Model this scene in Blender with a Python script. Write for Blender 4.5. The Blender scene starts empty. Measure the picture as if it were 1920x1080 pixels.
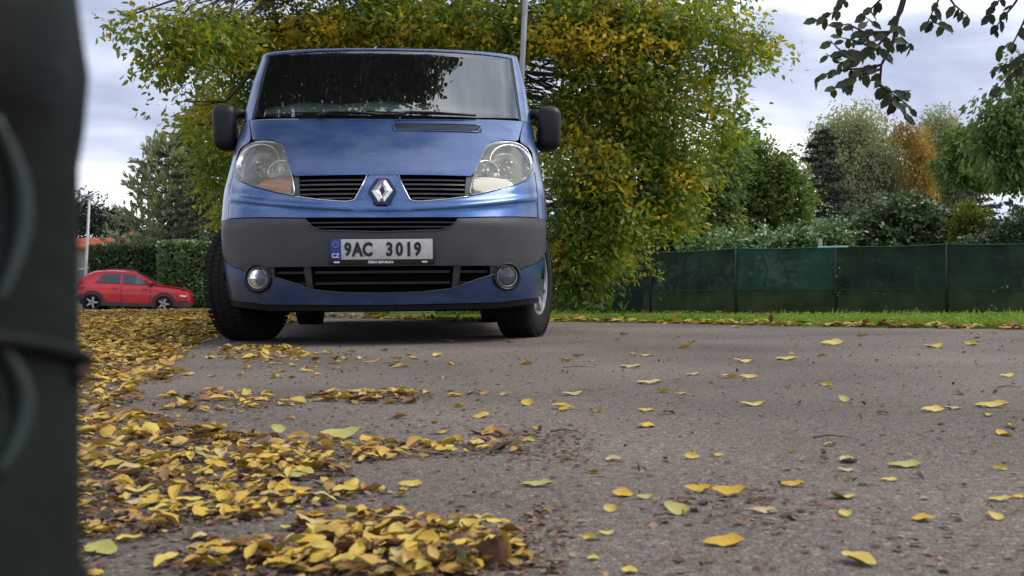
import bpy, bmesh, math, random
import numpy as np
from mathutils import Vector, Matrix, Euler

random.seed(7)
RNG = np.random.default_rng(11)
S = bpy.context.scene
COL = S.collection
R = math.radians

# ------------------------------------------------------------------ camera
F_PX = 1950.0
cam_d = bpy.data.cameras.new('camera')
cam = bpy.data.objects.new('camera', cam_d)
COL.objects.link(cam)
cam_d.sensor_width = 36.0
cam_d.lens = 36.0 * F_PX / 1920.0
cam_d.clip_start = 0.02
cam_d.clip_end = 900
CAM_H = 0.27
CAM_M = (Matrix.Translation((0, 0, CAM_H)) @ Matrix.Rotation(R(90) + math.atan(6 / F_PX), 4, 'X')
         @ Matrix.Rotation(-0.009, 4, 'Z'))
cam.matrix_world = CAM_M
S.camera = cam
cam_d.dof.use_dof = True
cam_d.dof.focus_distance = 4.6
cam_d.dof.aperture_fstop = 13.0

# ------------------------------------------------------------------ world and sun
SUN_EL, SUN_AZ = R(54), R(88)          # azimuth measured from +Y towards +X
world = bpy.data.worlds.new('World')
S.world = world
world.use_nodes = True
wt = world.node_tree
for n in list(wt.nodes):
    wt.nodes.remove(n)


def wn(t, **k):
    n = wt.nodes.new(t)
    for a, b in k.items():
        setattr(n, a, b)
    return n


w_out = wn('ShaderNodeOutputWorld')
w_sky = wn('ShaderNodeTexSky', sky_type='NISHITA')
w_sky.sun_disc = False
w_sky.sun_elevation = SUN_EL
w_sky.sun_rotation = SUN_AZ
w_bg = wn('ShaderNodeBackground')
w_bg.inputs['Strength'].default_value = 0.11
w_bg2 = wn('ShaderNodeBackground')
w_bg2.inputs['Strength'].default_value = 1.0
w_co = wn('ShaderNodeTexCoord')
w_map = wn('ShaderNodeMapping')
w_map.inputs['Scale'].default_value = (1.0, 1.0, 3.0)
w_map.inputs['Location'].default_value = (0.35, 0.2, 0.42)
w_n1 = wn('ShaderNodeTexNoise')
w_n1.inputs['Scale'].default_value = 2.6
w_n1.inputs['Detail'].default_value = 7
w_n1.inputs['Roughness'].default_value = 0.52
w_n1.inputs['Distortion'].default_value = 0.35
w_r = wn('ShaderNodeValToRGB')
e = w_r.color_ramp.elements
e[0].position, e[0].color = 0.36, (0.30, 0.35, 0.49, 1)
e[1].position, e[1].color = 0.64, (1.10, 1.11, 1.14, 1)
m_ = w_r.color_ramp.elements.new(0.48)
m_.color = (0.52, 0.57, 0.72, 1)
w_n2 = wn('ShaderNodeTexNoise')
w_n2.inputs['Scale'].default_value = 1.3
w_n2.inputs['Detail'].default_value = 3
w_r2 = wn('ShaderNodeValToRGB')
w_r2.color_ramp.elements[0].position = 0.35
w_r2.color_ramp.elements[0].color = (0.80, 0.80, 0.80, 1)
w_r2.color_ramp.elements[1].position = 0.6
w_r2.color_ramp.elements[1].color = (1, 1, 1, 1)
w_mix = wn('ShaderNodeMixShader')
wt.links.new(w_co.outputs['Generated'], w_map.inputs['Vector'])
wt.links.new(w_map.outputs['Vector'], w_n1.inputs['Vector'])
wt.links.new(w_map.outputs['Vector'], w_n2.inputs['Vector'])
wt.links.new(w_n1.outputs['Fac'], w_r.inputs['Fac'])
wt.links.new(w_n2.outputs['Fac'], w_r2.inputs['Fac'])
wt.links.new(w_sky.outputs['Color'], w_bg.inputs['Color'])
wt.links.new(w_r.outputs['Color'], w_bg2.inputs['Color'])
wt.links.new(w_r2.outputs['Color'], w_mix.inputs['Fac'])
wt.links.new(w_bg.outputs[0], w_mix.inputs[1])
wt.links.new(w_bg2.outputs[0], w_mix.inputs[2])
wt.links.new(w_mix.outputs[0], w_out.inputs['Surface'])

sun_d = bpy.data.lights.new('sun', 'SUN')
sun_d.energy = 2.0
sun_d.angle = R(35)
sun_d.color = (1.0, 0.94, 0.85)
sun = bpy.data.objects.new('sun', sun_d)
COL.objects.link(sun)
sd = Vector((math.sin(SUN_AZ) * math.cos(SUN_EL), math.cos(SUN_AZ) * math.cos(SUN_EL), math.sin(SUN_EL)))
sun.rotation_euler = sd.to_track_quat('Z', 'Y').to_euler()
sun.location = (10, 10, 30)

S.view_settings.view_transform = 'Standard'
S.view_settings.look = 'None'
S.view_settings.exposure = 0.45
S.view_settings.gamma = 1.0
S.view_settings.use_curve_mapping = False
S.cycles.max_bounces = 6
S.cycles.transparent_max_bounces = 12
S.cycles.use_denoising = True

# ------------------------------------------------------------------ helpers


def ray(u, v):
    d = CAM_M.to_3x3() @ Vector(((u - 960) / F_PX, -(v - 540) / F_PX, -1))
    return d


def px(u, v, Y):
    """World point seen in direction (u, v) of the survey photo at distance Y north."""
    d = ray(u, v)
    k = Y / d.y
    return Vector((d.x * k, Y, CAM_H + d.z * k))


def gpx(u, v, z=0.0):
    d = ray(u, v)
    k = (z - CAM_H) / d.z
    return Vector((d.x * k, d.y * k, z))


def to_px(p):
    q = CAM_M.inverted() @ Vector(p)
    if q.z > -0.01:
        return None
    return (960 + F_PX * q.x / -q.z, 540 - F_PX * q.y / -q.z)


def mat(name, color=(0.5, 0.5, 0.5), rough=0.6, metal=0.0, spec=0.5, coat=0.0, ior=None):
    m = bpy.data.materials.new(name)
    m.use_nodes = True
    b = m.node_tree.nodes['Principled BSDF']
    b.inputs['Base Color'].default_value = (*color, 1)
    b.inputs['Roughness'].default_value = rough
    b.inputs['Metallic'].default_value = metal
    b.inputs['Specular IOR Level'].default_value = spec
    b.inputs['Coat Weight'].default_value = coat
    b.inputs['Coat Roughness'].default_value = 0.05
    if ior:
        b.inputs['IOR'].default_value = ior
    return m


def nd(m, t, **k):
    n = m.node_tree.nodes.new(t)
    for a, b in k.items():
        setattr(n, a, b)
    return n


def lk(m, a, b):
    m.node_tree.links.new(a, b)


def bsdf(m):
    return m.node_tree.nodes['Principled BSDF']


def noisy(m, scale=8.0, a=0.8, b=1.2, rough_amt=0.1, bump=0.0, coord='Object', detail=5):
    """Multiply the base colour by a noise, vary roughness and add fine relief."""
    p = bsdf(m)
    tc = nd(m, 'ShaderNodeTexCoord')
    nz = nd(m, 'ShaderNodeTexNoise')
    nz.inputs['Scale'].default_value = scale
    nz.inputs['Detail'].default_value = detail
    lk(m, tc.outputs[coord], nz.inputs['Vector'])
    mr = nd(m, 'ShaderNodeMapRange')
    mr.inputs['From Min'].default_value = 0.3
    mr.inputs['From Max'].default_value = 0.7
    mr.inputs['To Min'].default_value = a
    mr.inputs['To Max'].default_value = b
    lk(m, nz.outputs['Fac'], mr.inputs['Value'])
    mx = nd(m, 'ShaderNodeMix', data_type='RGBA', blend_type='MULTIPLY')
    mx.inputs['Factor'].default_value = 1
    mx.inputs[6].default_value = p.inputs['Base Color'].default_value
    lk(m, mr.outputs['Result'], mx.inputs[7])
    lk(m, mx.outputs[2], p.inputs['Base Color'])
    r0 = p.inputs['Roughness'].default_value
    mr2 = nd(m, 'ShaderNodeMapRange')
    mr2.inputs['From Min'].default_value = 0.3
    mr2.inputs['From Max'].default_value = 0.7
    mr2.inputs['To Min'].default_value = max(0.02, r0 - rough_amt)
    mr2.inputs['To Max'].default_value = min(1, r0 + rough_amt)
    lk(m, nz.outputs['Fac'], mr2.inputs['Value'])
    lk(m, mr2.outputs['Result'], p.inputs['Roughness'])
    if bump:
        bp = nd(m, 'ShaderNodeBump')
        bp.inputs['Strength'].default_value = bump
        bp.inputs['Distance'].default_value = 0.01
        lk(m, nz.outputs['Fac'], bp.inputs['Height'])
        lk(m, bp.outputs['Normal'], p.inputs['Normal'])
    return m


def link(name, me, m=None, parent=None, smooth=True):
    o = bpy.data.objects.new(name, me)
    COL.objects.link(o)
    if m is not None:
        for x in (m if isinstance(m, (list, tuple)) else [m]):
            me.materials.append(x)
    if parent is not None:
        o.parent = parent
    if smooth and len(me.polygons):
        me.polygons.foreach_set('use_smooth', [True] * len(me.polygons))
    return o


def mesh(name, vs, fs):
    me = bpy.data.meshes.new(name)
    me.from_pydata([tuple(v) for v in vs], [], fs)
    me.update()
    return me


def obj(name, vs, fs, m, parent=None, smooth=True):
    return link(name, mesh(name, vs, fs), m, parent, smooth)


def np_mesh(name, V, loops, nsides):
    """V (n,3); loops flat vertex ids; nsides: sides of every face (constant)."""
    me = bpy.data.meshes.new(name)
    nf = len(loops) // nsides
    me.vertices.add(len(V))
    me.vertices.foreach_set('co', np.ascontiguousarray(V, dtype=np.float32).ravel())
    me.loops.add(len(loops))
    me.loops.foreach_set('vertex_index', np.ascontiguousarray(loops, dtype=np.int32))
    me.polygons.add(nf)
    me.polygons.foreach_set('loop_start', np.arange(nf, dtype=np.int32) * nsides)
    me.update(calc_edges=True)
    return me


def thing(name, label, cat, loc=(0, 0, 0), rz=0.0, group=None):
    o = bpy.data.objects.new(name, None)
    COL.objects.link(o)
    o.empty_display_size = 0.2
    o.location = loc
    o.rotation_euler = (0, 0, rz)
    o['label'] = label
    o['category'] = cat
    if group:
        o['group'] = group
    return o


def tag(o, label=None, cat=None, group=None, kind=None):
    if label:
        o['label'] = label
    if cat:
        o['category'] = cat
    if group:
        o['group'] = group
    if kind:
        o['kind'] = kind
    return o


def auto(o, ang=35):
    """Mark edges sharper than ang as sharp."""
    bm = bmesh.new()
    bm.from_mesh(o.data)
    for e_ in bm.edges:
        if len(e_.link_faces) == 2 and e_.calc_face_angle(0) > R(ang):
            e_.smooth = False
    bm.to_mesh(o.data)
    bm.free()
    return o


def box_vf(x0, x1, y0, y1, z0, z1):
    vs = [(x0, y0, z0), (x1, y0, z0), (x1, y1, z0), (x0, y1, z0), (x0, y0, z1), (x1, y0, z1), (x1, y1, z1), (x0, y1, z1)]
    fs = [(0, 3, 2, 1), (4, 5, 6, 7), (0, 1, 5, 4), (1, 2, 6, 5), (2, 3, 7, 6), (3, 0, 4, 7)]
    return vs, fs


def box(name, x0, x1, y0, y1, z0, z1, m, parent=None, bev=0.0, seg=2):
    vs, fs = box_vf(x0, x1, y0, y1, z0, z1)
    me = mesh(name, vs, fs)
    if bev:
        bm = bmesh.new()
        bm.from_mesh(me)
        bmesh.ops.bevel(bm, geom=bm.edges[:], offset=bev, segments=seg, profile=0.6, affect='EDGES')
        bm.to_mesh(me)
        bm.free()
    o = link(name, me, m, parent)
    return auto(o)


def tube_vf(pts, rad, n=8, caps=True):
    pts = [Vector(p) for p in pts]
    if not isinstance(rad, (list, tuple, np.ndarray)):
        rad = [rad] * len(pts)
    vs, fs = [], []
    up = Vector((0, 0, 1))
    prev = None
    for i, p in enumerate(pts):
        d = (pts[min(i + 1, len(pts) - 1)] - pts[max(i - 1, 0)])
        if d.length < 1e-9:
            d = Vector((0, 0, 1))
        d.normalize()
        if prev is None:
            a = up if abs(d.dot(up)) < 0.9 else Vector((1, 0, 0))
            s = d.cross(a).normalized()
        else:
            s = (prev - d * prev.dot(d)).normalized()
        prev = s
        t = d.cross(s)
        for k in range(n):
            an = 2 * math.pi * k / n
            vs.append(p + (s * math.cos(an) + t * math.sin(an)) * rad[i])
    for i in range(len(pts) - 1):
        for k in range(n):
            a, b = i * n + k, i * n + (k + 1) % n
            fs.append((a, b, b + n, a + n))
    if caps:
        fs.append(tuple(range(n - 1, -1, -1)))
        fs.append(tuple((len(pts) - 1) * n + k for k in range(n)))
    return vs, fs


def merge(parts):
    V, Fc = [], []
    for vs, fs in parts:
        o = len(V)
        V += [tuple(v) for v in vs]
        Fc += [tuple(i + o for i in f) for f in fs]
    return V, Fc


def tube(name, pts, rad, m, parent=None, n=8):
    vs, fs = tube_vf(pts, rad, n)
    return obj(name, vs, fs, m, parent)


def lathe_vf(prof, n=32, axis='z', c=(0, 0, 0)):
    """prof: (radius, height) pairs; revolved about axis."""
    vs, fs = [], []
    for (r, h) in prof:
        for k in range(n):
            a = 2 * math.pi * k / n
            x, y = r * math.cos(a), r * math.sin(a)
            p = {'z': (x, y, h), 'x': (h, x, y), 'y': (x, h, y)}[axis]
            vs.append((p[0] + c[0], p[1] + c[1], p[2] + c[2]))
    for i in range(len(prof) - 1):
        for k in range(n):
            a, b = i * n + k, i * n + (k + 1) % n
            fs.append((a, b, b + n, a + n))
    return vs, fs


def lathe(name, prof, m, parent=None, n=32, axis='z', c=(0, 0, 0)):
    vs, fs = lathe_vf(prof, n, axis, c)
    return auto(obj(name, vs, fs, m, parent), 40)


def itp(t):
    a = np.array(t, float).T
    return lambda q: float(np.interp(q, a[0], a[1]))


def smoothstep(a, b, x):
    t = min(max((x - a) / (b - a), 0), 1)
    return t * t * (3 - 2 * t)


# ------------------------------------------------------------------ materials
def paint_material():
    m = mat('van_blue_paint', (0.022, 0.080, 0.25), 0.36, metal=0.8, spec=0.5, coat=1.0)
    p = bsdf(m)
    p.inputs['Coat Roughness'].default_value = 0.10
    tc = nd(m, 'ShaderNodeTexCoord')
    mp = nd(m, 'ShaderNodeMapping')
    mp.inputs['Scale'].default_value = (1, 1, 2.2)
    nz = nd(m, 'ShaderNodeTexNoise')
    nz.inputs['Scale'].default_value = 5
    nz.inputs['Detail'].default_value = 8
    nz.inputs['Roughness'].default_value = 0.7
    lk(m, tc.outputs['Object'], mp.inputs['Vector'])
    lk(m, mp.outputs['Vector'], nz.inputs['Vector'])
    rp = nd(m, 'ShaderNodeValToRGB')
    rp.color_ramp.elements[0].position = 0.42
    rp.color_ramp.elements[0].color = (0.022, 0.080, 0.245, 1)
    rp.color_ramp.elements[1].position = 0.78
    rp.color_ramp.elements[1].color = (0.10, 0.16, 0.30, 1)   # dust film
    lk(m, nz.outputs['Fac'], rp.inputs['Fac'])
    # dried droplets and specks
    vo = nd(m, 'ShaderNodeTexVoronoi')
    vo.inputs['Scale'].default_value = 26
    lk(m, mp.outputs['Vector'], vo.inputs['Vector'])
    nz2 = nd(m, 'ShaderNodeTexNoise')
    nz2.inputs['Scale'].default_value = 9
    lk(m, tc.outputs['Object'], nz2.inputs['Vector'])
    ms = nd(m, 'ShaderNodeMath', operation='LESS_THAN')
    ms.inputs[1].default_value = 0.09
    lk(m, vo.outputs['Distance'], ms.inputs[0])
    mg = nd(m, 'ShaderNodeMath', operation='GREATER_THAN')
    mg.inputs[1].default_value = 0.55
    lk(m, nz2.outputs['Fac'], mg.inputs[0])
    mm = nd(m, 'ShaderNodeMath', operation='MULTIPLY')
    lk(m, ms.outputs[0], mm.inputs[0])
    lk(m, mg.outputs[0], mm.inputs[1])
    mx = nd(m, 'ShaderNodeMix', data_type='RGBA')
    lk(m, mm.outputs[0], mx.inputs['Factor'])
    lk(m, rp.outputs['Color'], mx.inputs[6])
    mx.inputs[7].default_value = (0.38, 0.40, 0.42, 1)
    lk(m, mx.outputs[2], p.inputs['Base Color'])
    mr = nd(m, 'ShaderNodeMapRange')
    mr.inputs['To Min'].default_value = 0.05
    mr.inputs['To Max'].default_value = 0.26
    lk(m, nz.outputs['Fac'], mr.inputs['Value'])
    lk(m, mr.outputs['Result'], p.inputs['Coat Roughness'])
    return m


M = {}
M['paint'] = paint_material()
M['grey_plastic'] = noisy(mat('bumper_grey_plastic', (0.042, 0.042, 0.044), 0.5, spec=0.4), 7, 0.8, 1.25, 0.12, 0.12, detail=12)
M['black_plastic'] = noisy(mat('black_plastic', (0.008, 0.008, 0.009), 0.45, spec=.3), 20, 0.8, 1.3, 0.1)
M['slat_plastic'] = noisy(mat('grille_slat_plastic', (0.022, 0.022, 0.026), 0.35), 20, 0.8, 1.3, 0.1)
M['deep_black'] = mat('engine_bay_black', (0.004, 0.004, 0.004), 0.9, spec=0.1)
M['rubber'] = noisy(mat('tyre_rubber', (0.011, 0.010, 0.010), 0.8, spec=.25), 25, 0.75, 1.4, 0.1, 0.15)
M['chrome'] = mat('chrome', (0.75, 0.75, 0.77), 0.12, metal=1.0)
M['satin'] = mat('satin_reflector', (0.50, 0.50, 0.47), 0.22, metal=0.85)
M['alloy'] = noisy(mat('wheel_trim_silver', (0.42, 0.42, 0.43), 0.32, metal=0.6), 12, 0.7, 1.1, 0.1)
M['seam'] = mat('seam_black', (0.004, 0.004, 0.006), 0.7)
M['white_plate'] = noisy(mat('plate_white', (0.50, 0.50, 0.47), 0.45), 30, 0.85, 1.08, 0.05)
M['eu_blue'] = mat('plate_blue', (0.012, 0.035, 0.26), 0.45)
M['plate_frame'] = mat('plate_frame_black', (0.008, 0.008, 0.014), 0.35)
M['ink'] = mat('plate_black_ink', (0.006, 0.006, 0.006), 0.5)
M['white_print'] = mat('white_print', (0.70, 0.70, 0.70), 0.5)
M['star_yellow'] = mat('star_yellow', (0.5, 0.42, 0.05), 0.5)
M['amber'] = mat('amber_plastic', (0.75, 0.22, 0.03), 0.18, spec=0.6)
M['pinkish'] = mat('turn_signal_inner', (0.35, 0.22, 0.17), 0.3)
M['dash'] = mat('dashboard_plastic', (0.05, 0.055, 0.05), 0.7)
M['pale_dash'] = mat('pale_strip', (0.78, 0.86, 0.79), 0.6)
M['interior'] = mat('cab_interior', (0.006, 0.007, 0.007), 0.9, spec=0.1)


def glass(name, tint, refl_ior=1.5, haze=0.0, haze_col=(0.5, 0.5, 0.5), rough=0.0):
    m = bpy.data.materials.new(name)
    m.use_nodes = True
    t = m.node_tree
    for n in list(t.nodes):
        t.nodes.remove(n)
    out = t.nodes.new('ShaderNodeOutputMaterial')
    tr = t.nodes.new('ShaderNodeBsdfTransparent')
    tr.inputs[0].default_value = (*tint, 1)
    gl = t.nodes.new('ShaderNodeBsdfGlossy')
    gl.inputs['Roughness'].default_value = rough
    gl.inputs[0].default_value = (0.95, 1.0, 1.0, 1)
    fr = t.nodes.new('ShaderNodeFresnel')
    fr.inputs[0].default_value = refl_ior
    mx = t.nodes.new('ShaderNodeMixShader')
    last = tr
    if haze:
        df = t.nodes.new('ShaderNodeBsdfDiffuse')
        df.inputs[0].default_value = (*haze_col, 1)
        m2 = t.nodes.new('ShaderNodeMixShader')
        m2.inputs[0].default_value = haze
        t.links.new(tr.outputs[0], m2.inputs[1])
        t.links.new(df.outputs[0], m2.inputs[2])
        last = m2
    t.links.new(fr.outputs[0], mx.inputs[0])
    t.links.new(last.outputs[0], mx.inputs[1])
    t.links.new(gl.outputs[0], mx.inputs[2])
    t.links.new(mx.outputs[0], out.inputs[0])
    return m


M['windscreen'] = glass('windscreen_glass', (0.70, 0.78, 0.74), 2.8, 0.02, (0.25, 0.28, 0.27), 0.0)
M['lens'] = glass('headlight_lens', (0.86, 0.86, 0.79), 1.5, 0.20, (0.42, 0.42, 0.36), 0.04)
M['fog_glass'] = glass('fog_lamp_glass', (0.9, 0.9, 0.9), 1.5, 0.10, (0.5, 0.5, 0.5), 0.03)
M['side_glass'] = mat('side_window_glass', (0.01, 0.012, 0.013), 0.05, spec=0.9)


def leaf_mat(name, stops, noise_scale=0.9, trans=0.35, rough=0.55, seed=0.0, w_noise=0.5, spec=0.3, ang=0.0):
    """Leaf material: colour picked per leaf (random per island + object) shifted by a large patchy noise."""
    m = bpy.data.materials.new(name)
    m.use_nodes = True
    p = bsdf(m)
    p.inputs['Roughness'].default_value = rough
    p.inputs['Specular IOR Level'].default_value = spec
    g = nd(m, 'ShaderNodeNewGeometry')
    oi = nd(m, 'ShaderNodeObjectInfo')
    tc = nd(m, 'ShaderNodeTexCoord')
    ad = nd(m, 'ShaderNodeMath', operation='ADD')
    lk(m, g.outputs['Random Per Island'], ad.inputs[0])
    lk(m, oi.outputs['Random'], ad.inputs[1])
    fr = nd(m, 'ShaderNodeMath', operation='FRACT')
    lk(m, ad.outputs[0], fr.inputs[0])
    nz = nd(m, 'ShaderNodeTexNoise')
    nz.inputs['Scale'].default_value = noise_scale
    nz.inputs['Detail'].default_value = 2
    mp = nd(m, 'ShaderNodeMapping')
    mp.inputs['Location'].default_value = (seed, seed * 2, 0)
    lk(m, g.outputs['Position'], mp.inputs['Vector'])
    lk(m, mp.outputs['Vector'], nz.inputs['Vector'])
    mr = nd(m, 'ShaderNodeMapRange')
    mr.inputs['From Min'].default_value = 0.33
    mr.inputs['From Max'].default_value = 0.67
    lk(m, nz.outputs['Fac'], mr.inputs['Value'])
    mx = nd(m, 'ShaderNodeMix', data_type='FLOAT')
    mx.inputs['Factor'].default_value = w_noise
    lk(m, fr.outputs[0], mx.inputs[2])
    lk(m, mr.outputs['Result'], mx.inputs[3])
    rp = nd(m, 'ShaderNodeValToRGB')
    el = rp.color_ramp.elements
    el[0].position, el[0].color = stops[0][0], (*stops[0][1], 1)
    el[1].position, el[1].color = stops[-1][0], (*stops[-1][1], 1)
    for pos, c in stops[1:-1]:
        q = el.new(pos)
        q.color = (*c, 1)
    lk(m, mx.outputs[0], rp.inputs['Fac'])
    # blotches within the leaf
    n2 = nd(m, 'ShaderNodeTexNoise')
    n2.inputs['Scale'].default_value = 45
    n2.inputs['Detail'].default_value = 3
    lk(m, g.outputs['Position'], n2.inputs['Vector'])
    m2 = nd(m, 'ShaderNodeMapRange')
    m2.inputs['From Min'].default_value = 0.3
    m2.inputs['From Max'].default_value = 0.7
    m2.inputs['To Min'].default_value = 0.75
    m2.inputs['To Max'].default_value = 1.2
    lk(m, n2.outputs['Fac'], m2.inputs['Value'])
    mu = nd(m, 'ShaderNodeMix', data_type='RGBA', blend_type='MULTIPLY')
    mu.inputs['Factor'].default_value = 1
    lk(m, rp.outputs['Color'], mu.inputs[6])
    lk(m, m2.outputs['Result'], mu.inputs[7])
    lk(m, mu.outputs[2], p.inputs['Base Color'])
    tb = nd(m, 'ShaderNodeBsdfTranslucent')
    br = nd(m, 'ShaderNodeMix', data_type='RGBA', blend_type='MULTIPLY')
    br.inputs['Factor'].default_value = 1
    br.inputs[7].default_value = (1.5, 1.5, 0.8, 1)
    lk(m, mu.outputs[2], br.inputs[6])
    lk(m, br.outputs[2], tb.inputs['Color'])
    ms = nd(m, 'ShaderNodeMixShader')
    ms.inputs[0].default_value = trans
    out = m.node_tree.nodes['Material Output']
    lk(m, p.outputs[0], ms.inputs[1])
    lk(m, tb.outputs[0], ms.inputs[2])
    lk(m, ms.outputs[0], out.inputs['Surface'])
    return m


GREEN = [(0.0, (0.065, 0.115, 0.018)), (0.30, (0.13, 0.20, 0.028)), (0.58, (0.23, 0.30, 0.04)),
         (0.78, (0.34, 0.32, 0.03)), (0.92, (0.55, 0.40, 0.03)), (1.0, (0.38, 0.20, 0.04))]
M['walnut'] = leaf_mat('walnut_leaves', GREEN, 0.9, 0.45, seed=8.3, w_noise=.38, rough=.42, spec=.5)
M['walnut_yellow'] = leaf_mat('yellow_walnut_leaves', [(0, (.20, .19, .02)), (.4, (.42, .32, .025)), (.8, (.60, .40, .03)), (1, (.55, .30, .05))], 1.5, .4)
M['walnut_darkened'] = leaf_mat('darkened_walnut_leaves', [(0, (0.022, 0.030, 0.020)), (0.6, (0.040, 0.052, 0.028)), (1, (0.09, 0.11, 0.03))], 2, 0.22)  # colours darkened so overhead leaves read as backlit silhouettes
M['mid_green'] = leaf_mat('mid_green_leaves', [(0, (0.07, 0.12, 0.03)), (0.5, (0.15, 0.22, 0.06)), (1, (0.28, 0.33, 0.12))], 1.2, 0.3)
M['shrub'] = leaf_mat('glossy_shrub_leaves', [(0, (0.04, 0.068, 0.026)), (0.6, (0.09, 0.14, 0.06)), (1, (0.20, 0.25, 0.13))], 1.5, 0.15, 0.3, spec=0.6)
M['laurel'] = leaf_mat('laurel_hedge_leaves', [(0, (0.07, 0.12, 0.045)), (0.6, (0.17, 0.27, 0.11)), (1, (0.30, 0.40, 0.20))], 1.5, 0.15, 0.3, spec=0.6)
M['spruce'] = leaf_mat('dark_spruce_needles', [(0, (0.026, 0.038, 0.028)), (0.6, (0.045, 0.062, 0.048)), (1, (0.08, 0.10, 0.075))], 1.5, 0.05, 0.7)
M['blue_spruce'] = leaf_mat('blue_spruce_needles', [(0, (0.05, 0.07, 0.085)), (1, (0.11, 0.14, 0.17))], 1.5, 0.05, 0.7)
M['pine'] = leaf_mat('pine_needles', [(0, (0.14, 0.18, 0.11)), (0.6, (0.27, 0.32, 0.20)), (1, (0.40, 0.43, 0.28))], 1.2, 0.3, 0.6)
M['birch'] = leaf_mat('birch_leaves', [(0, (0.20, 0.23, 0.13)), (0.6, (0.32, 0.35, 0.22)), (1, (0.42, 0.42, 0.26))], 0.6, 0.45)
M['gold'] = leaf_mat('golden_birch_leaves', [(0, (0.16, 0.12, 0.03)), (0.5, (0.36, 0.22, 0.045)), (1, (0.42, 0.24, 0.05))], 0.6, 0.35)
M['lime'] = leaf_mat('lime_shrub_leaves', [(0, (0.07, 0.11, 0.015)), (1, (0.20, 0.24, 0.03))], 1.2, 0.35)
M['litter'] = leaf_mat('fallen_leaf_litter', [(0.0, (0.05, 0.024, 0.012)), (0.18, (0.15, 0.07, 0.028)), (0.32, (0.30, 0.17, 0.06)),
                       (0.48, (0.45, 0.29, 0.08)), (0.72, (0.54, 0.36, 0.05)), (0.9, (0.50, 0.40, 0.11)), (1.0, (0.32, 0.33, 0.08))],
                       2.2, 0.12, 0.6, w_noise=0.22)
M['crumb'] = leaf_mat('dry_leaf_crumbs', [(0, (0.05, 0.028, 0.02)), (0.5, (0.15, 0.085, 0.055)), (1, (0.32, 0.22, 0.15))], 3, 0.05, 0.8, w_noise=0.2)
M['bark'] = noisy(mat('bark', (0.10, 0.08, 0.062), 0.9, spec=0.2), 9, 0.6, 1.4, 0.05, 0.6)
M['birch_bark'] = noisy(mat('birch_bark', (0.42, 0.41, 0.38), 0.8, spec=0.2), 5, 0.4, 1.2, 0.05, 0.3)
M['twig'] = noisy(mat('twig_bark', (0.06, 0.05, 0.045), 0.9, spec=0.2), 15, 0.7, 1.4, 0.05)
TONES = {
    'lemon yellow': (0.56, 0.43, 0.09), 'golden yellow': (0.53, 0.34, 0.04), 'pale straw': (0.47, 0.37, 0.17),
    'greenish yellow': (0.39, 0.36, 0.10), 'ochre': (0.42, 0.24, 0.05), 'rust brown': (0.20, 0.085, 0.03), 'dark brown': (0.055, 0.028, 0.018)}
for k_, c_ in TONES.items():
    mm_ = noisy(mat('leaf_' + k_.replace(' ', '_'), c_, 0.55, spec=0.35), 42, 0.62, 1.22, 0.12, 0.25)
    M['tone_' + k_] = mm_

# ------------------------------------------------------------------ terrain


def ground_z(x, y):
    # level yard; gentle fall beyond the verge, stronger dip on the left where the lane runs
    left = 1 - smoothstep(-7, -3, x + 0.0 * y) if y > 15 else 0
    left = left if y > 15 else 0
    a = -0.40 * smoothstep(9.5, 22, y)
    b = -0.40 * smoothstep(17.7, 27, y)
    return a * (1 - left) + b * left - 0.9 * smoothstep(60, 160, y) * 0


def grid_sheet(name, xs, ys, zf, m, dz=0.0, keep=None, kind='structure'):
    vs = [(x, y, zf(x, y) + dz) for y in ys for x in xs]
    n = len(xs)
    fs = []
    for j in range(len(ys) - 1):
        for i in range(n - 1):
            if keep is None or keep((xs[i] + xs[i + 1]) / 2, (ys[j] + ys[j + 1]) / 2):
                a = j * n + i
                fs.append((a, a + 1, a + n + 1, a + n))
    o = obj(name, vs, fs, m)
    tag(o, kind=kind)
    return o


m = mat('ground_soil_grass', (0.07, 0.12, 0.022), 0.9, spec=0.15)
noisy(m, 1.5, 0.6, 1.4, 0.05, 0.4)
M['soil'] = m
xs = [-400, -200, -100, -60, -40, -30, -24] + list(np.arange(-20, 26, 1.0)) + [30, 40, 60, 100, 200, 400]
ys = [-60, -30, -15, -8, -4, 0, 4, 8] + list(np.arange(10, 46, 1.0)) + [50, 60, 80, 120, 200, 400, 700]
grid_sheet('ground', xs, ys, lambda x, y: ground_z(x, y) - 0.012, M['soil'])

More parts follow.
